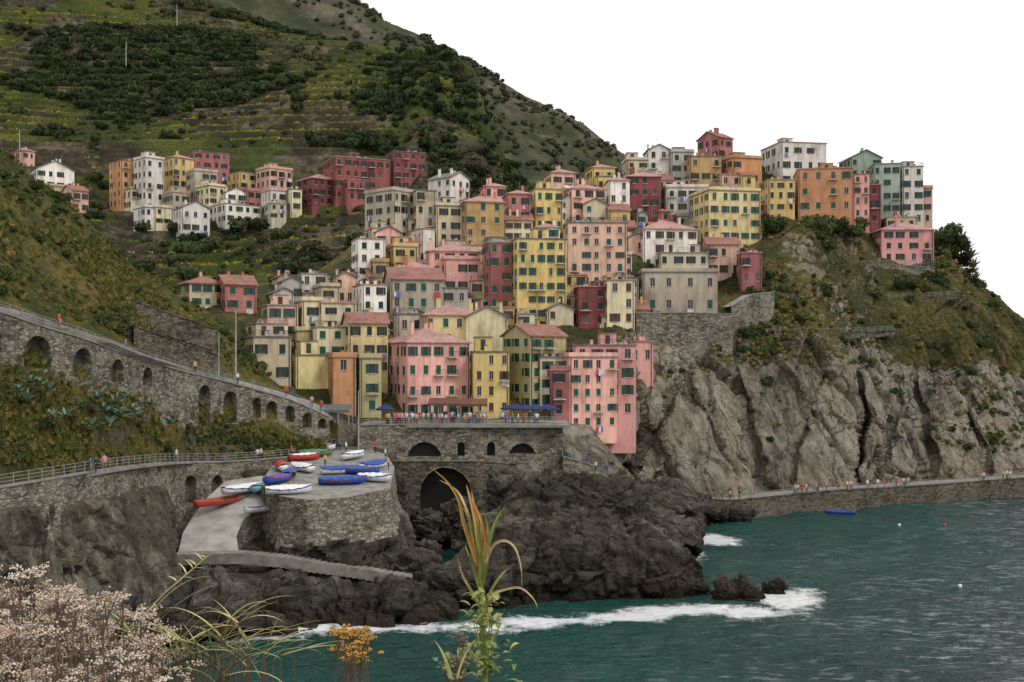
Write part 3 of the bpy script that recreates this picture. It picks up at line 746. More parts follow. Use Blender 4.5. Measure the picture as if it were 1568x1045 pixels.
b=MB(); b.box(T(548,164).x,164.5,tz-.4,T(870,170).x,177,tz-.02); b.build('harbour_square',[m_conc])
tw2=[(W(862,700,166),3),(W(905,712,168),3),(W(945,735,172),3)]
archwall('descending_path_wall',tw2,2.5,[],m_stone)
def yz(y): return 11.7+(y-134)*0.074
def yD(v): return 26.216/((v-545)/F+0.074)
def rD(v): return 75.3/((v-545)/F+0.42)
def poly(name,pts,down,mat,side):
    n=len(pts); vs=[tuple(p) for p in pts]+[(p.x,p.y,p.z-down) for p in pts]
    fs=[tuple(range(n))]+[(i+n,(i+1)%n+n,(i+1)%n,i) for i in range(n)]
    return mesh_obj(name,vs,fs,[mat,side],mi=[0]+[1]*n)
def battered(name,pts,down,mat,side,rockm,seed=0,out=1.4):
    n=len(pts); cx=sum(p.x for p in pts)/n; cy=sum(p.y for p in pts)/n
    ring=[]
    for i in range(n):
        a,b_=pts[i],pts[(i+1)%n]; k=max(1,int((b_-a).length/0.45))
        for j in range(k): ring.append(a.lerp(b_,j/k))
    m=len(ring); R_=24
    A=np.zeros((R_+1,m,3)); Dr=np.zeros((m,3))
    for i,p in enumerate(ring):
        d=Vector((p.x-cx,p.y-cy)).normalized(); Dr[i]=(d.x,d.y,0)
        for r in range(R_+1):
            t=r/R_; o=out*t**1.5; A[r,i]=(p.x+d.x*o,p.y+d.y*o,p.z-down*t)
    tt=np.linspace(0,1,R_+1)[:,None]
    rk=sst(.35,.6,tt+fbm(A,.12,2,seed+7)*.25)
    nn=fbm(A,1.2,2,seed+3)*.15+rk*(slab(A,seed+11,.7,(.25,.25,.3),-.4,1.5)+slab(A,seed+12,.25,(.8,.8,.9),.4)+.4)
    A=A+Dr[None]*(nn*np.minimum(1,tt*4))[...,None]
    V=[tuple(x) for x in A.reshape(-1,3)]; Fc=[tuple(range(m))]; mi=[0]
    for r in range(R_):
        for i in range(m):
            j=(i+1)%m; Fc.append(((r+1)*m+i,(r+1)*m+j,r*m+j,r*m+i)); mi.append(2 if rk[r,i]>.5 else 1)
    return mesh_obj(name,V,Fc,[mat,side,rockm],mi=mi)
yard=[W(u,v,yD(v)) for u,v in [(428,760),(470,766),(530,762),(598,748),(604,715),(590,696),(550,684),(480,686),(425,700),(398,742)]]
battered('boat_yard',yard,10.5,m_conc,m_stone,m_harb,3,1.8)
m_ramp=simple('ramp_concrete',(0.38,0.36,0.32),0.9,0.2,0.5)
rp=[W(u,v,rD(v)) for u,v in [(272,853),(366,852),(362,825),(372,800),(400,778),(440,757),(430,740),(400,732),(345,740),(318,765),(295,795),(280,820)]]
for p in rp: p.z+=0.25
poly('boat_ramp',rp,6,m_ramp,m_stone)
sp=[W(268,858,123.2),W(366,856,124.5),W(430,862,125),W(480,870,126),W(540,878,127),W(600,888,127.5),W(655,896,127.5)]
b=MB()
for i in range(len(sp)-1):
    k=6
    for j in range(k):
        a=sp[i].lerp(sp[i+1],j/k); c=sp[i].lerp(sp[i+1],(j+1)/k); z=a.z+0.7
        b.hexa([(a.x,a.y-.6,z-1.2),(c.x,c.y-.6,z-1.2),(c.x,c.y+1.4,z-1.2),(a.x,a.y+1.4,z-1.2),(a.x,a.y-.6,z),(c.x,c.y-.6,z),(c.x,c.y+1.4,z),(a.x,a.y+1.4,z)])
b.build('stone_steps',[simple('worn_step_stone',(0.25,0.23,0.195),.9,.25,.8)])
cw=[(W(940,745,180),-1),(W(985,752,184),-1),(W(1060,762,187),-1),(W(1120,768,188.5),-1),(W(1200,760,193),-1),(W(1280,752,199),-1),(W(1360,748,204),-1),(W(1450,742,210),-1),(W(1568,733,217),-1),(W(1640,730,222),-1)]
archwall('cliff_path_wall',cw,0.6,[],m_dstone,rail=True)
strip('cliff_path',[p[0]+Vector((0,0.3,-.05)) for p in cw],[p[0]+Vector((-1,6.5,-.05)) for p in cw],m_conc,0.5)
archwall('castle_wall',[(W(974,480,206),14),(W(1060,480,208),20),(W(1122,482,210),24)],3,[],m_stone,rail=False)
archwall('garden_wall',[(W(1120,470,214),24),(W(1150,452,216),25),(W(1186,448,220),30)],3,[],m_stone,rail=False)
def toplow(pts,h): return [(p,p.z-h) for p in pts]
archwall('headland_path_wall',toplow([W(1185,508,214.5),W(1200,512,215.5),W(1290,512,221.5),W(1370,508,226.5)],1.0),1.5,[],m_dstone)
archwall('headland_terrace_wall',toplow([W(1325,407,247),W(1380,407,247),W(1432,411,247)],2.0),2,[],m_stone)
archwall('headland_fence_wall',toplow([W(1330,464,236),W(1400,458,238),W(1470,454,242)],.6),1,[],m_dstone)
archwall('garden_stone_wall',[(W(145,440,150),32),(W(190,455,152),32),(W(250,478,154),31),(W(330,505,160),28.5)],1,[],m_dstone,rail=False)
archwall('road_side_wall',[(W(205,500,142),26),(W(260,520,148),25),(W(335,545,158),23)],1,[],m_dstone,rail=False)
# ---------------------------------------------------------------- vegetation
def leafmat(name,cs,rough=0.8):
    m,nt,b=newmat(name); L=nt.links.new; oi=nt.nodes.new('ShaderNodeObjectInfo')
    n=noise(nt,1.1,3)
    f=mathn(nt,'ADD',mathn(nt,'MULTIPLY',oi.outputs['Random'],0.6),mathn(nt,'MULTIPLY',n,0.4))
    L(ramp(nt,f,[(0.15,cs[0]),(0.5,cs[1]),(0.85,cs[2])]),b.inputs['Base Color']); b.inputs['Roughness'].default_value=rough; b.inputs['Specular IOR Level'].default_value=0.15
    return m
m_leaf=leafmat('shrub_leaves',[(0.022,0.037,0.013),(0.05,0.068,0.022),(0.11,0.115,0.037)])
m_tree=leafmat('hill_tree_leaves',[(0.018,0.03,0.011),(0.036,0.05,0.018),(0.07,0.08,0.028)])
m_leafy=leafmat('vine_leaves',[(0.10,0.115,0.022),(0.20,0.195,0.035),(0.33,0.26,0.05)])
m_dry=leafmat('dry_scrub',[(0.08,0.09,0.025),(0.17,0.14,0.045),(0.30,0.19,0.06)])
m_agave=leafmat('agave_leaf',[(0.12,0.19,0.13),(0.18,0.26,0.18),(0.26,0.33,0.23)],0.5)
def bush_mesh(mat,n=330,seed=0,flat=0.8,ls=0.2):
    rg=random.Random(seed); b=MB()
    lob=[(rg.uniform(-.5,.5),rg.uniform(-.5,.5),rg.uniform(.15,.7)*flat,rg.uniform(.35,.6)) for _ in range(7)]
    for i in range(n):
        l=rg.choice(lob); d=Vector((rg.gauss(0,1),rg.gauss(0,1),rg.gauss(0,1)+.2)).normalized(); r=l[3]*rg.uniform(.75,1.15)
        p=Vector((l[0],l[1],l[2]))+d*r*Vector((1,1,flat)).length/1.6
        if p.z<-.15: p.z=-.15
        t=(d+Vector((rg.gauss(0,.6),rg.gauss(0,.6),rg.gauss(0,.6)))).normalized()
        a=t.orthogonal().normalized(); c=t.cross(a); s=ls*rg.uniform(.5,1.2)
        b.quad(p-a*s,p-c*s*.6,p+a*s,p+c*s*.6)
    for l in lob:
        k=5
        for i in range(k):
            for j in range(2):
                def q(i,j):
                    th=2*math.pi*i/k; ph=-.6+j*.9; rr=l[3]*.75
                    return (l[0]+rr*math.cos(ph)*math.cos(th),l[1]+rr*math.cos(ph)*math.sin(th),l[2]+rr*math.sin(ph))
                b.quad(q(i,j),q(i+1,j),q(i+1,j+1),q(i,j+1))
    return b
def scatter(name,child_builder,child_mat,pts,childname='foliage'):
    v=[];f=[]
    for x,y,z,s in pts:
        a=random.uniform(0,6.28); n=len(v)
        for k in range(4):
            t=a+k*math.pi/2; v.append((x+s*.7071*math.cos(t),y+s*.7071*math.sin(t),z))
        f.append((n,n+1,n+2,n+3))
    par=mesh_obj(name,v,f,[]); par.instance_type='FACES'; par.use_instance_faces_scale=True; par.instance_faces_scale=1.0
    par.show_instancer_for_render=False; par.show_instancer_for_viewport=False
    child_builder.build(childname,[child_mat],par)
    return par
def pick(P,U,V,n,wf,smin,smax,dz=0):
    nv,nu=U.shape; w=wf(P,U,V); out=[]
    while len(out)<n:
        m=n*4; j=np.random.randint(1,nv-1,m); i=np.random.randint(1,nu-1,m)
        ok=np.random.rand(m)<w[j,i]
        if ok.sum()==0: break
        for a,b_ in zip(j[ok],i[ok]):
            s=random.uniform(smin,smax)*random.choice([.7,1,1,1.25]); p=P[a,b_]
            out.append((p[0]+random.uniform(-.3,.3),p[1]+random.uniform(-.3,.3),p[2]+dz*s,s))
            if len(out)>=n: break
    return out
def inbox(U,V,bx):
    r=np.zeros(U.shape,bool)
    for a,b_,c,d in bx: r|=(U>a)&(U<c)&(V>b_)&(V<d)
    return r
hb=[(165,228,460,352),(450,225,655,315),(20,225,135,325)]
def wtrees(P,U,V):
    k=fbm(P,0.022,4,5)
    w=sst(0.04,.2,k)*.9+.02
    w=np.where(U>600,.22*sst(-.1,.2,fbm(P,.03,3,6))+.05,w)
    w=np.where((V>340)&(V<470),.15*sst(.0,.2,k)+.03,w)
    w=np.where(V<-20,.02,w)
    return np.where(inbox(U,V,hb)|(V>470)|(U>800),0,w)
def wshr(P,U,V):
    w=.25+.5*sst(0,.2,fbm(P,0.03,3,8)); return np.where(inbox(U,V,hb)|(V>470)|(U>800)|(V<-30),0,w)
def wvine(P,U,V):
    fr=FR['fr']; return np.where(inbox(U,V,hb)|(V>460)|(V<20)|(U>600),0,((fr>.26)&(fr<.46))*FR['mask']*sst(.12,-.05,fbm(P,0.022,4,5))*(.1+.9*sst(-.05,.1,fbm(P,.022,3,12))))
scatter('hillside_trees',bush_mesh(m_tree,240,1,.85,.24),m_tree,pick(PM,UM,VM,3000,wtrees,1.5,3.2))
scatter('hillside_shrubs',bush_mesh(m_leaf,150,2,0.6,0.28),m_leaf,pick(PM,UM,VM,3200,wshr,0.6,1.4))
scatter('terrace_vines',bush_mesh(m_leafy,110,3,.5,.28),m_leafy,pick(PM,UM,VM,8500,wvine,0.7,1.3))
def wridge(P,U,V):
    c=np.interp(U,[a for a,_ in cr],[b for _,b in cr])
    return np.where(U<450,0,np.where(V<c+8,.8*sst(0,.2,fbm(P,.02,2,9)),.10+.5*sst(0,.3,fbm(P,.01,3,10))))
scatter('ridge_trees',bush_mesh(m_leaf,110,4,.8,.3),leafmat('ridge_leaves',[(0.03,0.04,0.022),(0.052,0.058,0.03),(0.09,0.092,0.045)]),pick(PR,UR,VR,4200,wridge,1.6,3.8))
def wA(P,U,V):
    k=fbm(P,.06,3,3)
    w=sst(-.05,.2,k)*.8+.1
    w=np.where(V>555,.05+.3*sst(1360,1500,U),w)
    w=np.where((V>690)|((V<330)&(U<1420)),0,w)
    return np.where(U<1130,np.where((U>975)&(V>540)&(V<580),.1,np.where((V<640)&(U<975),.02,0)),w)
scatter('headland_shrubs',bush_mesh(m_leaf,220,5,.7,.22),m_leaf,pick(PA,UA,VA,600,wA,.4,1.3))
scatter('headland_dry_scrub',bush_mesh(m_dry,160,6,.5,.24),m_dry,pick(PA,UA,VA,1400,wA,.3,.85))
TT=[(*W(u,v,depthA(u,v)-1.5),s) for u,v,s in [(1185,352,3),(1240,350,3.2),(1262,356,3.4),(1285,352,3),(1310,360,2.6),(1440,400,3.6),(1455,392,3.6),(1475,405,3.2),(1448,385,3.2),(1480,425,2.6),(1425,432,2.6),(1400,440,2),(1440,440,2.2),(1270,380,2),(1340,452,2),(1320,345,2),(1230,490,2),(1380,440,2),(1500,440,2),(1465,430,2.4),(1415,445,2)]]
scatter('headland_treetops',bush_mesh(m_leaf,420,7,.9,.15),m_leaf,TT)
scatter('crest_garden_trees',bush_mesh(m_leaf,300,17,.8,.17),m_leaf,[(*W(u,v,D),s) for u,v,D,s in [(1035,244,281,2.0),(1048,243,281,2.2),(1442,372,262,3.2),(1458,362,262,3),(1472,378,262,2.6)]])
def roadclear(pts,dn=45):
    out=[]
    for x,y,z,s in pts:
        u=x/y*F+784; v=HV+(CZ-z)/y*F
        vt=np.interp(u,[-120,0,130,240,340,450],[450,478,520,558,584,615])
        if vt-26<v<vt+dn+25*s: continue
        if 725<v: continue
        out.append((x,y,z,s))
    return out
def wD(P,U,V):
    w=.10+.8*sst(0.05,.3,fbm(P,.1,3,7)); w=np.where((U>270)&(V<540),.15,w); w=np.where(V>580,w*.2,w)
    return np.where((V>700)|(U>500)|(V<205),0,w)
def wD2(P,U,V):
    w=.2+.8*sst(0,.25,fbm(P,.08,3,17)); w=np.where((U>270)&(V<540),.15,w); w=np.where(V>580,w*.6,w)
    return np.where((V>715)|(U>500)|(V<205),0,w)
scatter('left_slope_shrubs',bush_mesh(m_leaf,300,8,.75,.17),m_leaf,roadclear(pick(PD,UD,VD,700,wD,.3,1.0)))
scatter('left_slope_dry_scrub',bush_mesh(m_dry,240,9,.55,.17),m_dry,roadclear(pick(PD,UD,VD,1500,wD2,.2,.6)))
def tuft(n=60,seed=0,h=1.0,w=.04):
    rg=random.Random(seed); b=MB()
    for i in range(n):
        a=rg.uniform(0,6.28); r=rg.uniform(0,.3); o=Vector((r*math.cos(a),r*math.sin(a),0)); d=Vector((math.cos(a),math.sin(a),0)); l=h*rg.uniform(.5,1)
        s=Vector((-d.y,d.x,0))*w; p1=o+d*.2*l+Vector((0,0,.6*l)); p2=o+d*.55*l+Vector((0,0,.85*l))
        b.quad(o-s,o+s,p1+s*.7,p1-s*.7); b.tri(p1-s*.7,p1+s*.7,p2)
    return b
m_grass=leafmat('slope_grass_blades',[(0.08,0.11,0.03),(0.17,0.17,0.05),(0.34,0.28,0.10)])
scatter('left_slope_grass',tuft(),m_grass,roadclear(pick(PD,UD,VD,4200,wD2,.5,1.15),20))
def agave(n=26,seed=1):
    rg=random.Random(seed); b=MB()
    for i in range(n):
        a=i*2.4; el=rg.uniform(.25,1.3); d=Vector((math.cos(a),math.sin(a),0)); s=Vector((-d.y,d.x,0)); L=rg.uniform(.8,1.1)
        pts=[]
        for k in range(5):
            t=k/4; pts.append(d*L*t*math.cos(el)+Vector((0,0,L*t*math.sin(el)-.25*t*t)))
        ws=[.06,.1,.085,.05,.0]
        for k in range(4): b.quad(pts[k]-s*ws[k],pts[k]+s*ws[k],pts[k+1]+s*ws[k+1],pts[k+1]-s*ws[k+1])
    return b
def depthD(u,v):
    V,D=colsinterp(D_cols,np.array([float(u)]),0); return float(np.interp(v,V[::-1,0],D[::-1,0]))
ag=[]
for u,v,s in [(160,632,1.9),(185,640,2.1),(205,632,1.8),(178,618,1.7),(60,592,1.6),(45,587,1.4),(75,597,1.5),(150,612,1.4),(195,610,1.4),(40,612,1.5),(28,602,1.4),(215,640,1.6),(230,620,1.3),(120,622,1.4),(100,640,1.5),(260,650,1.4),(168,652,1.7),(80,640,1.4),(140,652,1.5)]:
    p=W(u,v,depthD(u,v)-1.6); ag.append((*p,s))
scatter('agave_plants',agave(),m_agave,ag,'rosette')
ag=[(*W(u,v,D),s) for u,v,D,s in [(1478,385,262,4.5),(1470,375,262,4.5),(1486,395,262,4),(1462,365,262,3.5),(1490,410,260,3.5),(1455,355,262,3),(1494,430,258,3)]]
scatter('headland_agaves',agave(30,4),simple('dry_agave_leaf',(0.22,0.21,0.13)),ag,'rosette')
# ---------------------------------------------------------------- isolated rocks
def rock(name,u,v,D,sx,sy,sz,seed):
    bpy.ops.mesh.primitive_ico_sphere_add(subdivisions=6,radius=1); o=bpy.context.object; o.name=name
    me=o.data; n=len(me.vertices); co=np.empty(n*3); me.vertices.foreach_get('co',co); co=co.reshape(-1,3)
    co=np.sign(co)*np.abs(co)**.8
    Q=co*np.array([sx,sy,sz]); c=W(u,v,D); Q2=Q+np.array(c); k=min(1,sx/4)
    d=fbm(Q2,.3,4,seed,True)*.4*k+slab(Q2,seed,1.0*k,(.2,.2,.28),-.5,1.6)+slab(Q2,seed+3,.35,(.7,.7,.9),.3)+slab(Q2,seed+4,.12,(1.8,1.8,2.2),.3)
    Q=Q+co*d[:,None]; me.vertices.foreach_set('co',Q.ravel()); me.update(); o.location=c
    me.materials.append(m_harb); at=me.attributes.new('veg','FLOAT','POINT'); at.data.foreach_set('value',[-.3]*n)
    me.polygons.foreach_set('use_smooth',[True]*len(me.polygons))
rock('sea_rock',1132,918,127,2.7,2.2,2.2,5); rock('sea_rock',1187,905,130,1.2,1.0,1.3,6); rock('sea_rock',1062,908,131,2,1.6,1.3,8)
for i,(u,v,D,a,b_,c_) in enumerate([(920,785,150,6,4,4.2),(870,770,154,4,4,4),(990,815,150,6,4,3.5),(960,885,131,6,4,3.6),(880,875,130,5,4,3.3),(790,880,128,5,3.5,3),(720,900,124,5,3,2.4),(1015,790,165,5,4,3.6),(830,800,146,4,3,4),(640,872,134,3,3,1.6),(560,928,118,6,3,2.0),(606,770,159,1.8,2,4.5),(768,780,156,3,3,5.5),(1060,785,184,5,2.5,2.2),(1010,775,180,4,3,2.6),(1110,790,186,4,2,1.2),(665,812,160,2.6,2,2.4),(710,800,159,2.6,2,3.2),(735,830,150,3,2,2.6),(650,845,146,2,1.5,1.2)]):
    rock('shore_boulder',u,v,D,a,b_,c_,20+i*3)
# ---------------------------------------------------------------- boats
BC={k:simple(k+'_boat_paint',c,0.4,0.06) for k,c in {'white':(0.75,0.75,0.73),'blue':(0.03,0.08,0.42),'red':(0.5,0.05,0.04),'teal':(0.2,0.42,0.45),'green':(0.1,0.2,0.12),'purple':(0.13,0.05,0.25)}.items()}
m_wood=simple('boat_wood',(0.25,0.14,0.07)); m_tarp=simple('blue_tarpaulin',(0.03,0.09,0.36),0.5,.25,1.5)
def boat(loc,L,w,col,yaw,cover=None,tilt=0.0):
    e=empty('rowing_boat',loc,yaw); e.rotation_euler=(tilt,0,yaw)
    n=14; m=8; v=[];f=[]
    for i in range(n+1):
        t=i/n; x=(t-.5)*L; hw=w/2*(math.sin(math.pi*min(1,(t*.85+.15)))**.6 if t<1 else 0.0); hw=max(hw,.02); sh=.62+.35*(abs(t-.4)/.6)**2; kz=.25*max(0,(t-.75)/.25)**2
        for j in range(m+1):
            a=-math.pi/2+math.pi*j/m; y=hw*math.sin(a); z=kz+(sh-kz)*(1-math.cos(a)**.8)
            v.append((x,y,z))
    for i in range(n):
        for j in range(m):
            a=i*(m+1)+j; f.append((a,a+m+1,a+m+2,a+1))
    f.append(tuple(range(m+1)))
    o=mesh_obj('hull',v,f,[BC[col]],True,e); sm=o.modifiers.new('s','SOLIDIFY'); sm.thickness=.06; sm.offset=1
    g=MB()
    for i in range(n):
        for j in (0,m):
            a=v[i*(m+1)+j]; c=v[(i+1)*(m+1)+j]; g.beam((a[0],a[1],a[2]+.03),(c[0],c[1],c[2]+.03),.09)
    for t in (.3,.5,.7):
        i=int(t*n); a=v[i*(m+1)]; g.box(a[0]-.14,a[1]+.03,a[2]-.2,a[0]+.14,-a[1]-.03,a[2]-.15)
    g.build('gunwale_and_thwarts',[m_wood if col!='white' else BC['blue']],e)
    if cover:
        c=MB()
        for i in range(n):
            for k in range(4):
                def q(i,k):
                    a=v[i*(m+1)]; hy=-a[1]*1.06; y=-hy+2*hy*k/4; return (a[0],y,a[2]+.1+.38*(1-(2*k/4-1)**2)*math.sin(math.pi*min(1,(i+.5)/n))+.05*math.sin(i*2.1+k))
                c.quad(q(i,k),q(i+1,k),q(i+1,k+1),q(i,k+1))
        c.build('cover',[cover],e,True)
for u,v,L,w,c,yw,cov,surf in [
 (350,775,10,1.5,'red',.95,None,'r'),(380,757,7.5,1.9,'white',.9,BC['white'],'r'),(404,755,4.6,2.0,'teal',1.3,BC['teal'],'r'),(427,740,4.8,2.0,'blue',1.1,BC['purple'],'y'),
 (442,757,5.4,1.8,'white',.25,BC['white'],'y'),(443,732,4.6,1.9,'blue',1.6,m_tarp,'y'),(463,722,4.8,1.9,'white',2.3,BC['white'],'y'),(403,788,4.8,1.6,'white',.8,None,'r'),
 (482,700,4.8,1.7,'green',.1,BC['green'],'y'),(490,690,4.8,1.7,'white',-.2,BC['teal'],'y'),(466,706,4.4,1.6,'red',.4,BC['white'],'y'),(432,720,4.4,1.7,'white',1.9,BC['red'],'y'),
 (525,742,6.0,2.3,'blue',.1,m_tarp,'y'),(552,727,5.5,2.2,'blue',-.35,m_tarp,'y'),(520,726,5,2.0,'white',.3,m_tarp,'y'),(572,718,4.8,2.0,'white',.9,m_tarp,'y'),(542,703,5.0,1.9,'white',1.1,BC['white'],'y'),(575,738,4.8,2.0,'white',-.5,BC['white'],'y')]:
    D=rD(v) if surf=='r' else yD(v); p=W(u,v,D); p.z+=.3 if surf=='r' else .05
    boat(p,L,w,c,yw,cov,random.uniform(-.15,.15))
p=W(1287,788,47068/(788-545)); p.z=-.05; boat(p,5.2,2.1,'blue',-.35,None)
def buoy(u,v,mat):
    p=W(u,v,47068/(v-545)); bpy.ops.mesh.primitive_uv_sphere_add(segments=12,ring_count=8,radius=.26,location=(p.x,p.y,.15)); o=bpy.context.object; o.name='mooring_buoy'; o.data.materials.append(mat)
buoy(1377,806,m_white); buoy(1446,806,BC['red']); buoy(1470,900,m_white)
# ---------------------------------------------------------------- people
def person_mesh(name,joints,edges,rad):
    me=bpy.data.meshes.new(name); me.from_pydata(joints,edges,[]); o=bpy.data.objects.new(name,me); COL.objects.link(o)
    sk=o.modifiers.new('s','SKIN'); sk.use_smooth_shade=True
    sv=me.skin_vertices[0].data
    for i,r in enumerate(rad): sv[i].radius=(r,r); sv[i].use_root=(i==0)
    ss=o.modifiers.new('u','SUBSURF'); ss.levels=1; ss.render_levels=1
    dg=bpy.context.evaluated_depsgraph_get(); m2=bpy.data.meshes.new_from_object(o.evaluated_get(dg)); m2.name=name
    bpy.data.objects.remove(o); return m2
m_skin=simple('skin',(0.5,0.3,0.2)); m_hair=simple('hair',(0.04,0.025,0.015))
def objcol(name):
    m,nt,b=newmat(name); oi=nt.nodes.new('ShaderNodeObjectInfo'); nt.links.new(oi.outputs['Color'],b.inputs['Base Color']); b.inputs['Roughness'].default_value=.9; return m
m_shirt=objcol('shirt_cloth'); m_tr=[simple('dark_trousers',(0.03,0.035,0.06)),simple('beige_trousers',(0.3,0.25,0.18))]
PMs=[]
for k in range(4):
    st=[.04,.28,-.02,.12][k]; ar=[.05,.25,.45,.1][k]
    J=[(0,0,.95),(0,0,1.15),(0,0,1.38),(0,0,1.48),(0,.01,1.58),(0,0,1.66),
       (-.10,0,.9),(-.11,-st*.5,.5),(-.11,-st*.5+(.05 if st>.1 else 0),.07),(-.11,-st*.5-.13,.04),
       (.10,0,.9),(.11,st*.4,.5),(.11,st*.9,.08),(.11,st*.9-.13,.04),
       (-.2,0,1.40),(-.26,-.02,1.12),(-.26,-ar,.88),(-.26,-ar-.03,.80),
       (.2,0,1.40),(.26,.02,1.12),(.25,-.05-ar*.5,.88+ar*.2),(.25,-.08-ar*.5,.80+ar*.2)]
    Ed=[(0,1),(1,2),(2,3),(3,4),(4,5),(0,6),(6,7),(7,8),(8,9),(0,10),(10,11),(11,12),(12,13),(2,14),(14,15),(15,16),(16,17),(2,18),(18,19),(19,20),(20,21)]
    rd=[.14,.13,.13,.06,.10,.085,.09,.065,.045,.04,.09,.065,.045,.04,.06,.048,.035,.03,.06,.048,.035,.03]
    me=person_mesh('person_body',J,Ed,rd)
    for m in (m_shirt,m_tr[k%2],m_skin,m_hair): me.materials.append(m)
    for p in me.polygons:
        c=p.center
        if c.z>1.62 or (c.z>1.5 and c.y>.05): p.material_index=3
        elif c.z>1.46: p.material_index=2
        elif abs(c.x)>.2 and c.z<1.1: p.material_index=2
        elif c.z>.93: p.material_index=0
        elif c.z<.07: p.material_index=3
        else: p.material_index=1
    PMs.append(me)
CL=[(0.7,0.7,0.7),(0.6,0.05,0.05),(0.05,0.12,0.45),(0.02,0.02,0.025),(0.65,0.35,0.1),(0.1,0.3,0.3),(0.7,0.3,0.4),(0.75,0.72,0.65)]
def person(loc,s=1):
    o=bpy.data.objects.new('person',random.choice(PMs)); COL.objects.link(o); o.location=loc; o.rotation_euler=(0,0,random.uniform(0,6.28)); s*=random.uniform(.93,1.08); o.scale=(s,s,s); o.color=(*random.choice(CL),1)
for i in range(95):
    u=random.choice([random.uniform(590,850),random.uniform(655,740),random.uniform(590,640)]); person(T(u,random.uniform(165.6,170.5)))
Scw=[0]
for p,q in zip(cw,cw[1:]): Scw.append(Scw[-1]+(q[0].xy-p[0].xy).length)
for a,b_,n in [(1215,1275,14),(1295,1400,18),(1500,1568,10),(1100,1180,3),(990,1040,3)]:
    for i in range(n):
        u=random.uniform(a,b_); s=smap(cw,u)
        x=np.interp(s,Scw,[p[0].x for p in cw]); y=np.interp(s,Scw,[p[0].y for p in cw]); z=np.interp(s,Scw,[p[0].z for p in cw]); person((x-.3,y+random.uniform(.6,2.0),z-.05))
Slp=[0]
for p,q in zip(lp,lp[1:]): Slp.append(Slp[-1]+(q[0].xy-p[0].xy).length)
for u in (128,136,149,262,388,393,440):
    s=smap(lp,u); x=np.interp(s,Slp,[p[0].x for p in lp]); y=np.interp(s,Slp,[p[0].y for p in lp]); z=np.interp(s,Slp,[p[0].z for p in lp]); person((x+.3,y+1.0,z-.06))
for u,v in [(500,692),(520,690),(575,694),(468,690),(590,705),(595,720),(450,742),(505,698),(498,715),(530,694),(512,688)]: person(W(u,v,yD(v)))
for u,v in [(868,708),(880,712),(895,716),(930,728),(912,722)]: person(W(u,v,168.5))
Svi=[0]
for p,q in zip(vi,vi[1:]): Svi.append(Svi[-1]+(q[0].xy-p[0].xy).length)
for u in (75,180,288,355,430,470,485):
    s=smap(vi,u); x=np.interp(s,Svi,[p[0].x for p in vi]); y=np.interp(s,Svi,[p[0].y for p in vi]); z=np.interp(s,Svi,[p[0].z for p in vi]); person((x+.4,y+1.5,z-.05))
# ---------------------------------------------------------------- square furniture
m_awn=simple('brown_canvas',(0.16,0.07,0.045)); m_umb=simple('blue_canvas',(0.02,0.03,0.12)); m_pole=simple('pole_paint',(0.4,0.4,0.38),.5)
def awning(u0,u1,D,h,mat,name='restaurant_awning'):
    x0=T(u0,D).x; x1=T(u1,D).x; e=empty(name,(x0,D,tz)); w=x1-x0
    c=MB(); n=8
    for i in range(n):
        a=w*i/n; b_=w*(i+1)/n; c.hexa([(a,0,h-.5),(b_-.03,0,h-.5),(b_-.03,4,h+.2),(a,4,h+.2),(a,0,h-.42),(b_-.03,0,h-.42),(b_-.03,4,h+.28),(a,4,h+.28)])
        c.quad((a,-.01,h-.8),(b_-.03,-.01,h-.8),(b_-.03,-.01,h-.45),(a,-.01,h-.45))
    c.build('canopy',[mat],e)
    p=MB()
    for i in range(4):
        a=.1+(w-.2)*i/3; p.beam((a,.1,0),(a,.1,h-.5),.1); p.beam((a,3.9,0),(a,3.9,h),.1)
    p.build('posts',[m_pole],e)
    t=MB()
    for i in range(int(w/1.8)):
        x=.6+i*1.8; t.box(x,1.2,.7,x+.9,2.1,.75); t.beam((x+.45,1.65,0),(x+.45,1.65,.7),.1)
    t.build('tables',[m_wood],e)
awning(655,702,170.5,3.4,m_awn); awning(704,746,170.5,3.3,m_awn); awning(484,535,165.5,2.6,simple('grey_canvas',(0.12,0.13,0.12)),'boat_shelter')
def umbrella(u,D,r=1.9,mat=m_umb):
    e=empty('parasol',T(u,D)); p=MB(); p.beam((0,0,0),(0,0,2.9),.07); p.build('pole',[m_pole],e)
    c=MB()
    for i in range(8):
        a=i*math.pi/4; b_=a+math.pi/4
        P0=(r*math.cos(a),r*math.sin(a),2.25); P1=(r*math.cos(b_),r*math.sin(b_),2.25)
        c.tri(P0,P1,(0,0,2.95)); c.quad((P0[0],P0[1],2.05),(P1[0],P1[1],2.05),P1,P0)
    c.build('canopy',[mat],e)
for u in (785,803,820,838): umbrella(u,random.uniform(168,172))
umbrella(590,168,1.5)
def pole(name,u,v0,v1,D,w=.16,arm=0):
    e=empty(name,W(u,v0,D)); h=(v0-v1)*D/F; p=MB(); k=8
    for i in range(k):
        a=2*math.pi*i/k;b_=2*math.pi*(i+1)/k
        p.quad((w*math.cos(a),w*math.sin(a),-1),(w*math.cos(b_),w*math.sin(b_),-1),(w*.5*math.cos(b_),w*.5*math.sin(b_),h),(w*.5*math.cos(a),w*.5*math.sin(a),h))
    p.build('shaft',[m_pole],e)
    if arm:
        q=MB(); q.beam((0,0,h),(arm,0,h+.15),.07); q.box(arm-.1,-.12,h+.05,arm+.5,.12,h+.17); q.build('lamp_head',[m_steel],e)
pole('street_lamp',361,590,476,153,.16,.8); pole('street_lamp',549,690,598,161,.12,.7); pole('flag_pole',335,582,510,151,.1)
pole('utility_pole',271,40,8,520,.22); pole('utility_pole',193,98,64,465,.22); pole('utility_pole',30,225,200,290,.15)
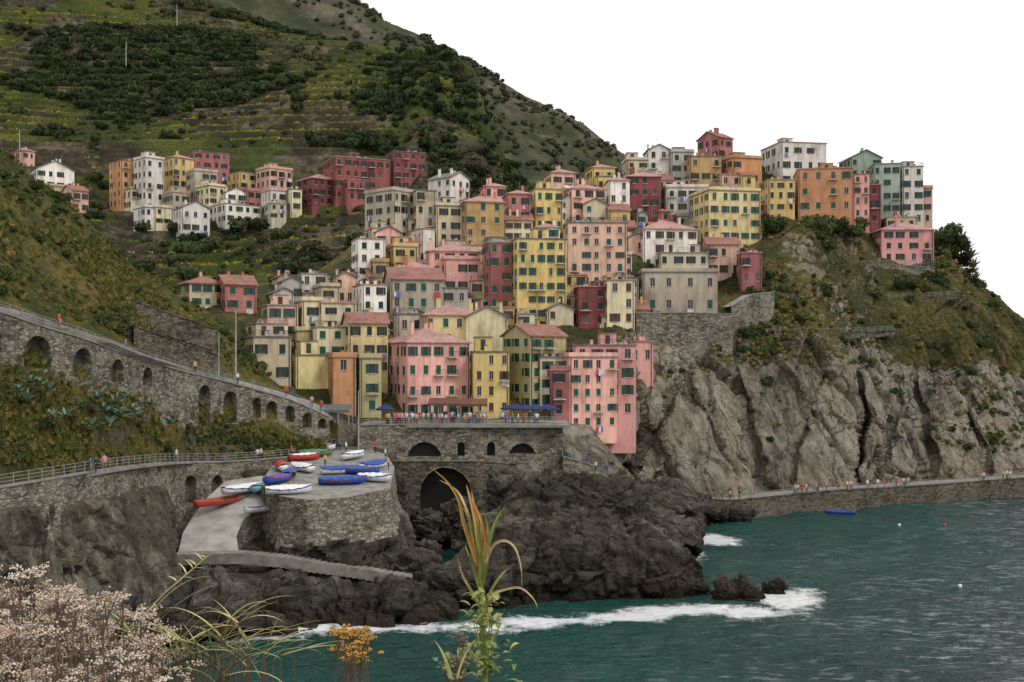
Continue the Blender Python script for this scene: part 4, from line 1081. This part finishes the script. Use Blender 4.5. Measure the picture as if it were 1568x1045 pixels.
# ---------------------------------------------------------------- foreground
xs=np.linspace(-45,45,120); ys=np.linspace(-30,75,160); X,Y=np.meshgrid(xs,ys); Z=26.2-.12*np.maximum(Y,0)**1.3-.001*X*X
P=np.stack([X,Y,Z],-1); P[...,2]+=fbm(P*np.array([1,1,0]),.4,3,5)*.12
grid_mesh('foreground_slope',P,m_left,{'veg':0*X+1.1})
def blade(b,base,az,L,w,el,droop,n=10,m=0):
    d=Vector((math.cos(az),math.sin(az),0)); s=Vector((-d.y,d.x,0)); p=Vector(base); ang=el; prev=None
    for i in range(n+1):
        t=i/n; ww=w*(1-t)**.7*(min(1,t*6+.4)); fold=Vector((0,0,ww*.35))
        cur=(p-s*ww+fold,p.copy(),p+s*ww+fold)
        if prev: b.quad(prev[0],prev[1],cur[1],cur[0],m); b.quad(prev[1],prev[2],cur[2],cur[1],m)
        prev=cur; ang-=droop/n*(0.4+1.6*t); p=p+(d*math.cos(ang)+Vector((0,0,math.sin(ang))))*L/n
def tube(b,pts,r0,r1,k=6,m=0):
    rings=[]
    for i,p in enumerate(pts):
        p=Vector(p); q=Vector(pts[min(i+1,len(pts)-1)])-Vector(pts[max(i-1,0)]); q.normalize(); a=q.orthogonal().normalized(); c=q.cross(a); r=r0+(r1-r0)*i/(len(pts)-1)
        rings.append([p+a*r*math.cos(2*math.pi*j/k)+c*r*math.sin(2*math.pi*j/k) for j in range(k)])
    for A,B in zip(rings,rings[1:]):
        for j in range(k): b.quad(A[j],A[(j+1)%k],B[(j+1)%k],B[j],m)
def reedmat(name,cs,rough=.6):
    m,nt,b=newmat(name); n=noise(nt,9,5,.7,stretch=(1,1,.25))
    nt.links.new(ramp(nt,n,[(.35,cs[0]),(.5,cs[1]),(.65,cs[2])]),b.inputs['Base Color']); b.inputs['Roughness'].default_value=rough; return m
m_reedg=reedmat('reed_green',[(0.08,0.12,0.02),(0.19,0.22,0.05),(0.42,0.38,0.11)],.5); m_reedd=reedmat('reed_dry',[(0.25,0.17,0.07),(0.48,0.36,0.18),(0.62,0.5,0.3)],.7); m_reedo=reedmat('reed_orange',[(0.36,0.15,0.03),(0.52,0.28,0.08),(0.55,0.38,0.13)],.6)
def reed():
    D=5.0; b=MB()
    tube(b,[W(745,1300,D),W(742,1000,D),W(736,900,D),W(733,800,D)],.017,.008,8,0)
    def curve(pts,w,m):
        P=[W(u,v,D+dd) for u,v,dd in pts]
        out=[]
        for i in range(len(P)-1):
            p0=P[max(i-1,0)];p1=P[i];p2=P[i+1];p3=P[min(i+2,len(P)-1)]
            for k in range(6):
                t=k/6; out.append(.5*((2*p1)+(p2-p0)*t+(2*p0-5*p1+4*p2-p3)*t*t+(3*p1-p0-3*p2+p3)*t**3))
        out.append(P[-1]); L=len(out)
        prev=None
        for i,p in enumerate(out):
            t=i/(L-1); ww=w*min(1,.5+t*2.5)*(1-t)**.75
            d=(out[min(i+1,L-1)]-out[max(i-1,0)]).normalized(); sd=d.cross(Vector((0,-1,0.15))).normalized()*ww; up=Vector((0,-ww*.6,0))
            cur=(p-sd+up,p,p+sd+up)
            if prev: b.quad(prev[0],prev[1],cur[1],cur[0],m); b.quad(prev[1],prev[2],cur[2],cur[1],m)
            prev=cur
    curve([(735,878,0),(722,835,-.05),(710,800,-.1),(702,765,-.15),(684,737,-.2),(664,720,-.25)],.013,2)
    curve([(735,868,0),(725,825,.05),(716,785,.05),(700,752,.1),(672,735,.1)],.011,1)
    curve([(737,860,0),(731,810,0),(722,770,0),(714,742,0)],.017,2)
    curve([(738,860,0),(738,815,.02),(728,780,.02),(722,752,.02)],.015,1)
    curve([(740,870,0),(745,835,-.05),(738,800,-.1),(726,770,-.1)],.016,2)
    curve([(738,880,0),(752,840,-.05),(770,828,-.1),(788,838,-.15),(798,870,-.2),(799,905,-.2)],.009,1)
    curve([(740,870,0),(750,825,.05),(762,792,.1),(778,770,.1)],.013,0)
    curve([(736,905,0),(726,870,-.05),(718,850,-.1),(712,835,-.1)],.012,0)
    curve([(742,915,0),(765,905,-.05),(795,900,-.1),(815,915,-.15),(824,932,-.2)],.008,1)
    curve([(740,890,0),(745,850,0),(748,815,0),(742,785,0)],.017,0)
    curve([(738,890,0),(733,845,.02),(722,805,.02),(708,775,.02)],.015,0)
    curve([(738,900,0),(738,860,-.02),(734,825,-.02),(733,790,-.02)],.018,0)
    curve([(738,935,0),(722,905,.02),(708,880,.02),(700,850,.02)],.009,1)
    curve([(742,940,0),(752,905,.02),(768,880,.02),(780,870,.02)],.009,0)
    rg=random.Random(3)
    for i in range(150):
        v=rg.uniform(905,1045); u=rg.gauss(740,10+(v-905)*.14)
        p=W(u,v,D+rg.uniform(-.15,.1)); blade(b,p,rg.uniform(0,6.28),rg.uniform(.04,.085),.016,rg.uniform(.2,1.2),1.2,4,0)
    for i in range(7):
        u=rg.uniform(715,770); tube(b,[W(742,1045,D),W(u,rg.uniform(915,960),D+rg.uniform(-.1,.1))],.004,.002,5,0)
    b.build('giant_reed',[m_reedg,m_reedd,m_reedo],None,True)
reed()
def ball(b,c,r,m):
    c=Vector(c); q=[Vector(x)*r for x in ((1,0,0),(0,1,0),(-1,0,0),(0,-1,0),(0,0,1),(0,0,-1))]
    for i in range(4):
        b.tri(c+q[i],c+q[(i+1)%4],c+q[4],m); b.tri(c+q[(i+1)%4],c+q[i],c+q[5],m)
def umbels(name,heads,D,mats,rr=.03,nb=70):
    b=MB(); rg=random.Random(len(heads)); K=len(mats)
    for (u,v,d) in heads:
        p=W(u,v,D+d); g=W(u+rg.uniform(-25,25),1300,D+d); tone=rg.choice([1,1,2,2,3]) if K>3 else 1
        mid=p.lerp(g,.5)+Vector((rg.uniform(-.05,.05),0,0)); tube(b,[g,mid,p],.0045,.0022,4,0)
        R0=rr*rg.uniform(.7,1.4)
        for k in range(5):
            q=p+Vector((rg.gauss(0,R0*1.5),rg.gauss(0,R0*1.2),rg.uniform(-.9,.6)*R0)); tube(b,[p-Vector((0,0,R0*3)),q],.002,.0012,3,0)
            for i in range(nb//5):
                ball(b,q+Vector((rg.gauss(0,R0*.4),rg.gauss(0,R0*.4),abs(rg.gauss(0,R0*.28)))),rg.uniform(.0025,.006),rg.choice([tone,tone,tone,1,2,3]) if K<5 else rg.choice([tone,tone,tone,tone,1,2,4]))
    b.build(name,mats)
rg=random.Random(5); hd=[]
for i in range(135):
    u=rg.uniform(-20,268); lim=np.interp(u,[-20,20,45,80,120,150,170,210,268],[880,868,872,900,895,925,900,935,995]); v=lim+rg.random()**1.2*170
    hd.append((u,v,rg.uniform(-.7,.9)))
m_stem=simple('flower_stem',(0.15,0.095,0.07))
umbels('sea_lavender_bush',hd,4.2,[m_stem,simple('pale_flower',(0.72,0.60,0.48)),simple('beige_flower',(0.52,0.39,0.28)),simple('brown_flower',(0.27,0.17,0.11)),simple('mauve_flower',(0.36,0.30,0.29))],.034,100)
hd=[(rg.gauss(542,15),rg.uniform(965,1010),rg.uniform(-.2,.2)) for _ in range(26)]
umbels('orange_flower',hd,4.6,[m_stem,simple('orange_petal',(0.6,0.32,0.05)),simple('amber_petal',(0.5,0.3,0.07)),simple('dry_petal',(0.25,0.16,0.05))],.016,70)
b=MB()
rg=random.Random(12)
ST=[(225,950,.33,.3,1.0,.9),(240,955,.3,.1,.8,.5),(300,980,.35,.2,.6,.6),(330,985,.4,.1,.95,.9),(340,975,.32,-.2,.8,1.2),(350,990,.35,3.0,.9,.9),(360,1000,.4,.2,.5,.4),(310,1000,.45,.1,.35,.3),(320,1020,.4,.3,1.1,.8),(380,1000,.3,0,.4,.5),(430,1005,.35,.1,.3,.5),(300,1010,.3,2.8,.9,.9),(270,1000,.3,.5,.7,.9),(345,960,.25,.4,1.0,1.5),(450,1000,.25,0,.35,.3),(365,955,.2,2.9,.6,1),(690,1040,.18,2.5,1.3,.6),(700,1040,.2,.5,1.3,.6)]
for i in range(60):
    ST.append((rg.uniform(215,420),rg.uniform(985,1045),rg.uniform(.15,.38),rg.choice([0.1,.3,2.9,3.1,-.2]),rg.uniform(.3,1.4),rg.uniform(.2,1.3)))
for (u,v,L,az,el,dr) in ST:
    p=W(u,v,4.6); blade(b,p,az,L,.008+.006*rg.random(),el,dr,10,rg.choice([0,0,2])); g=W(u+5,1300,4.6); tube(b,[g,p],.004,.003,5,1)
tube(b,[W(205,960,4.6),W(250,910,4.6),W(300,868,4.6),W(320,850,4.6)],.004,.0015,5,0)
for i in range(10): blade(b,W(270+i*5,890-i*4,4.6),rg.choice([.2,2.6]),.07,.006,rg.uniform(.2,1),.8,5,0)
b.build('dry_grass_stalks',[reedmat('straw',[(0.25,0.21,0.07),(0.48,0.41,0.16),(0.6,0.5,0.24)]),m_stem,m_reedg],None,True)
hd=[(rg.gauss(700,8),rg.uniform(965,1040),rg.uniform(-.1,.1)) for _ in range(14)]
umbels('seed_head_plant',hd,4.8,[m_stem,simple('seed_head',(0.3,0.28,0.16)),simple('seed_head_b',(0.22,0.2,0.1)),simple('seed_head_c',(0.15,0.13,0.07))],.014,50)
# ---------------------------------------------------------------- light / world / camera
w=bpy.data.worlds.new('World'); scene.world=w; w.use_nodes=True; nt=w.node_tree
bg=nt.nodes['Background']; skyn=nt.nodes.new('ShaderNodeTexSky'); skyn.sky_type='NISHITA'; skyn.sun_disc=False
az=math.radians(125); el=math.radians(48); skyn.sun_elevation=el; skyn.sun_rotation=az
mx=mixc(nt,0.9,skyn.outputs[0],(11.9,11.9,11.8)); nt.links.new(mx,bg.inputs[0]); bg.inputs[1].default_value=0.1
sl=bpy.data.lights.new('sun','SUN'); sl.energy=1.3; sl.angle=math.radians(14); sl.color=(1,.965,.91); so=bpy.data.objects.new('sun',sl); COL.objects.link(so)
d=Vector((math.sin(az)*math.cos(el),math.cos(az)*math.cos(el),math.sin(el))); so.rotation_euler=d.to_track_quat('Z','Y').to_euler()
cam=bpy.data.cameras.new('camera'); cam.lens=F/1568*36; cam.sensor_width=36; cam.shift_y=(HV-522.7)/1568; cam.clip_end=20000; cam.clip_start=.1
co=bpy.data.objects.new('camera',cam); COL.objects.link(co); co.location=(0,0,CZ); co.rotation_euler=(math.pi/2,0,0); scene.camera=co
scene.view_settings.view_transform='Standard'; scene.view_settings.look='None'; scene.view_settings.exposure=0
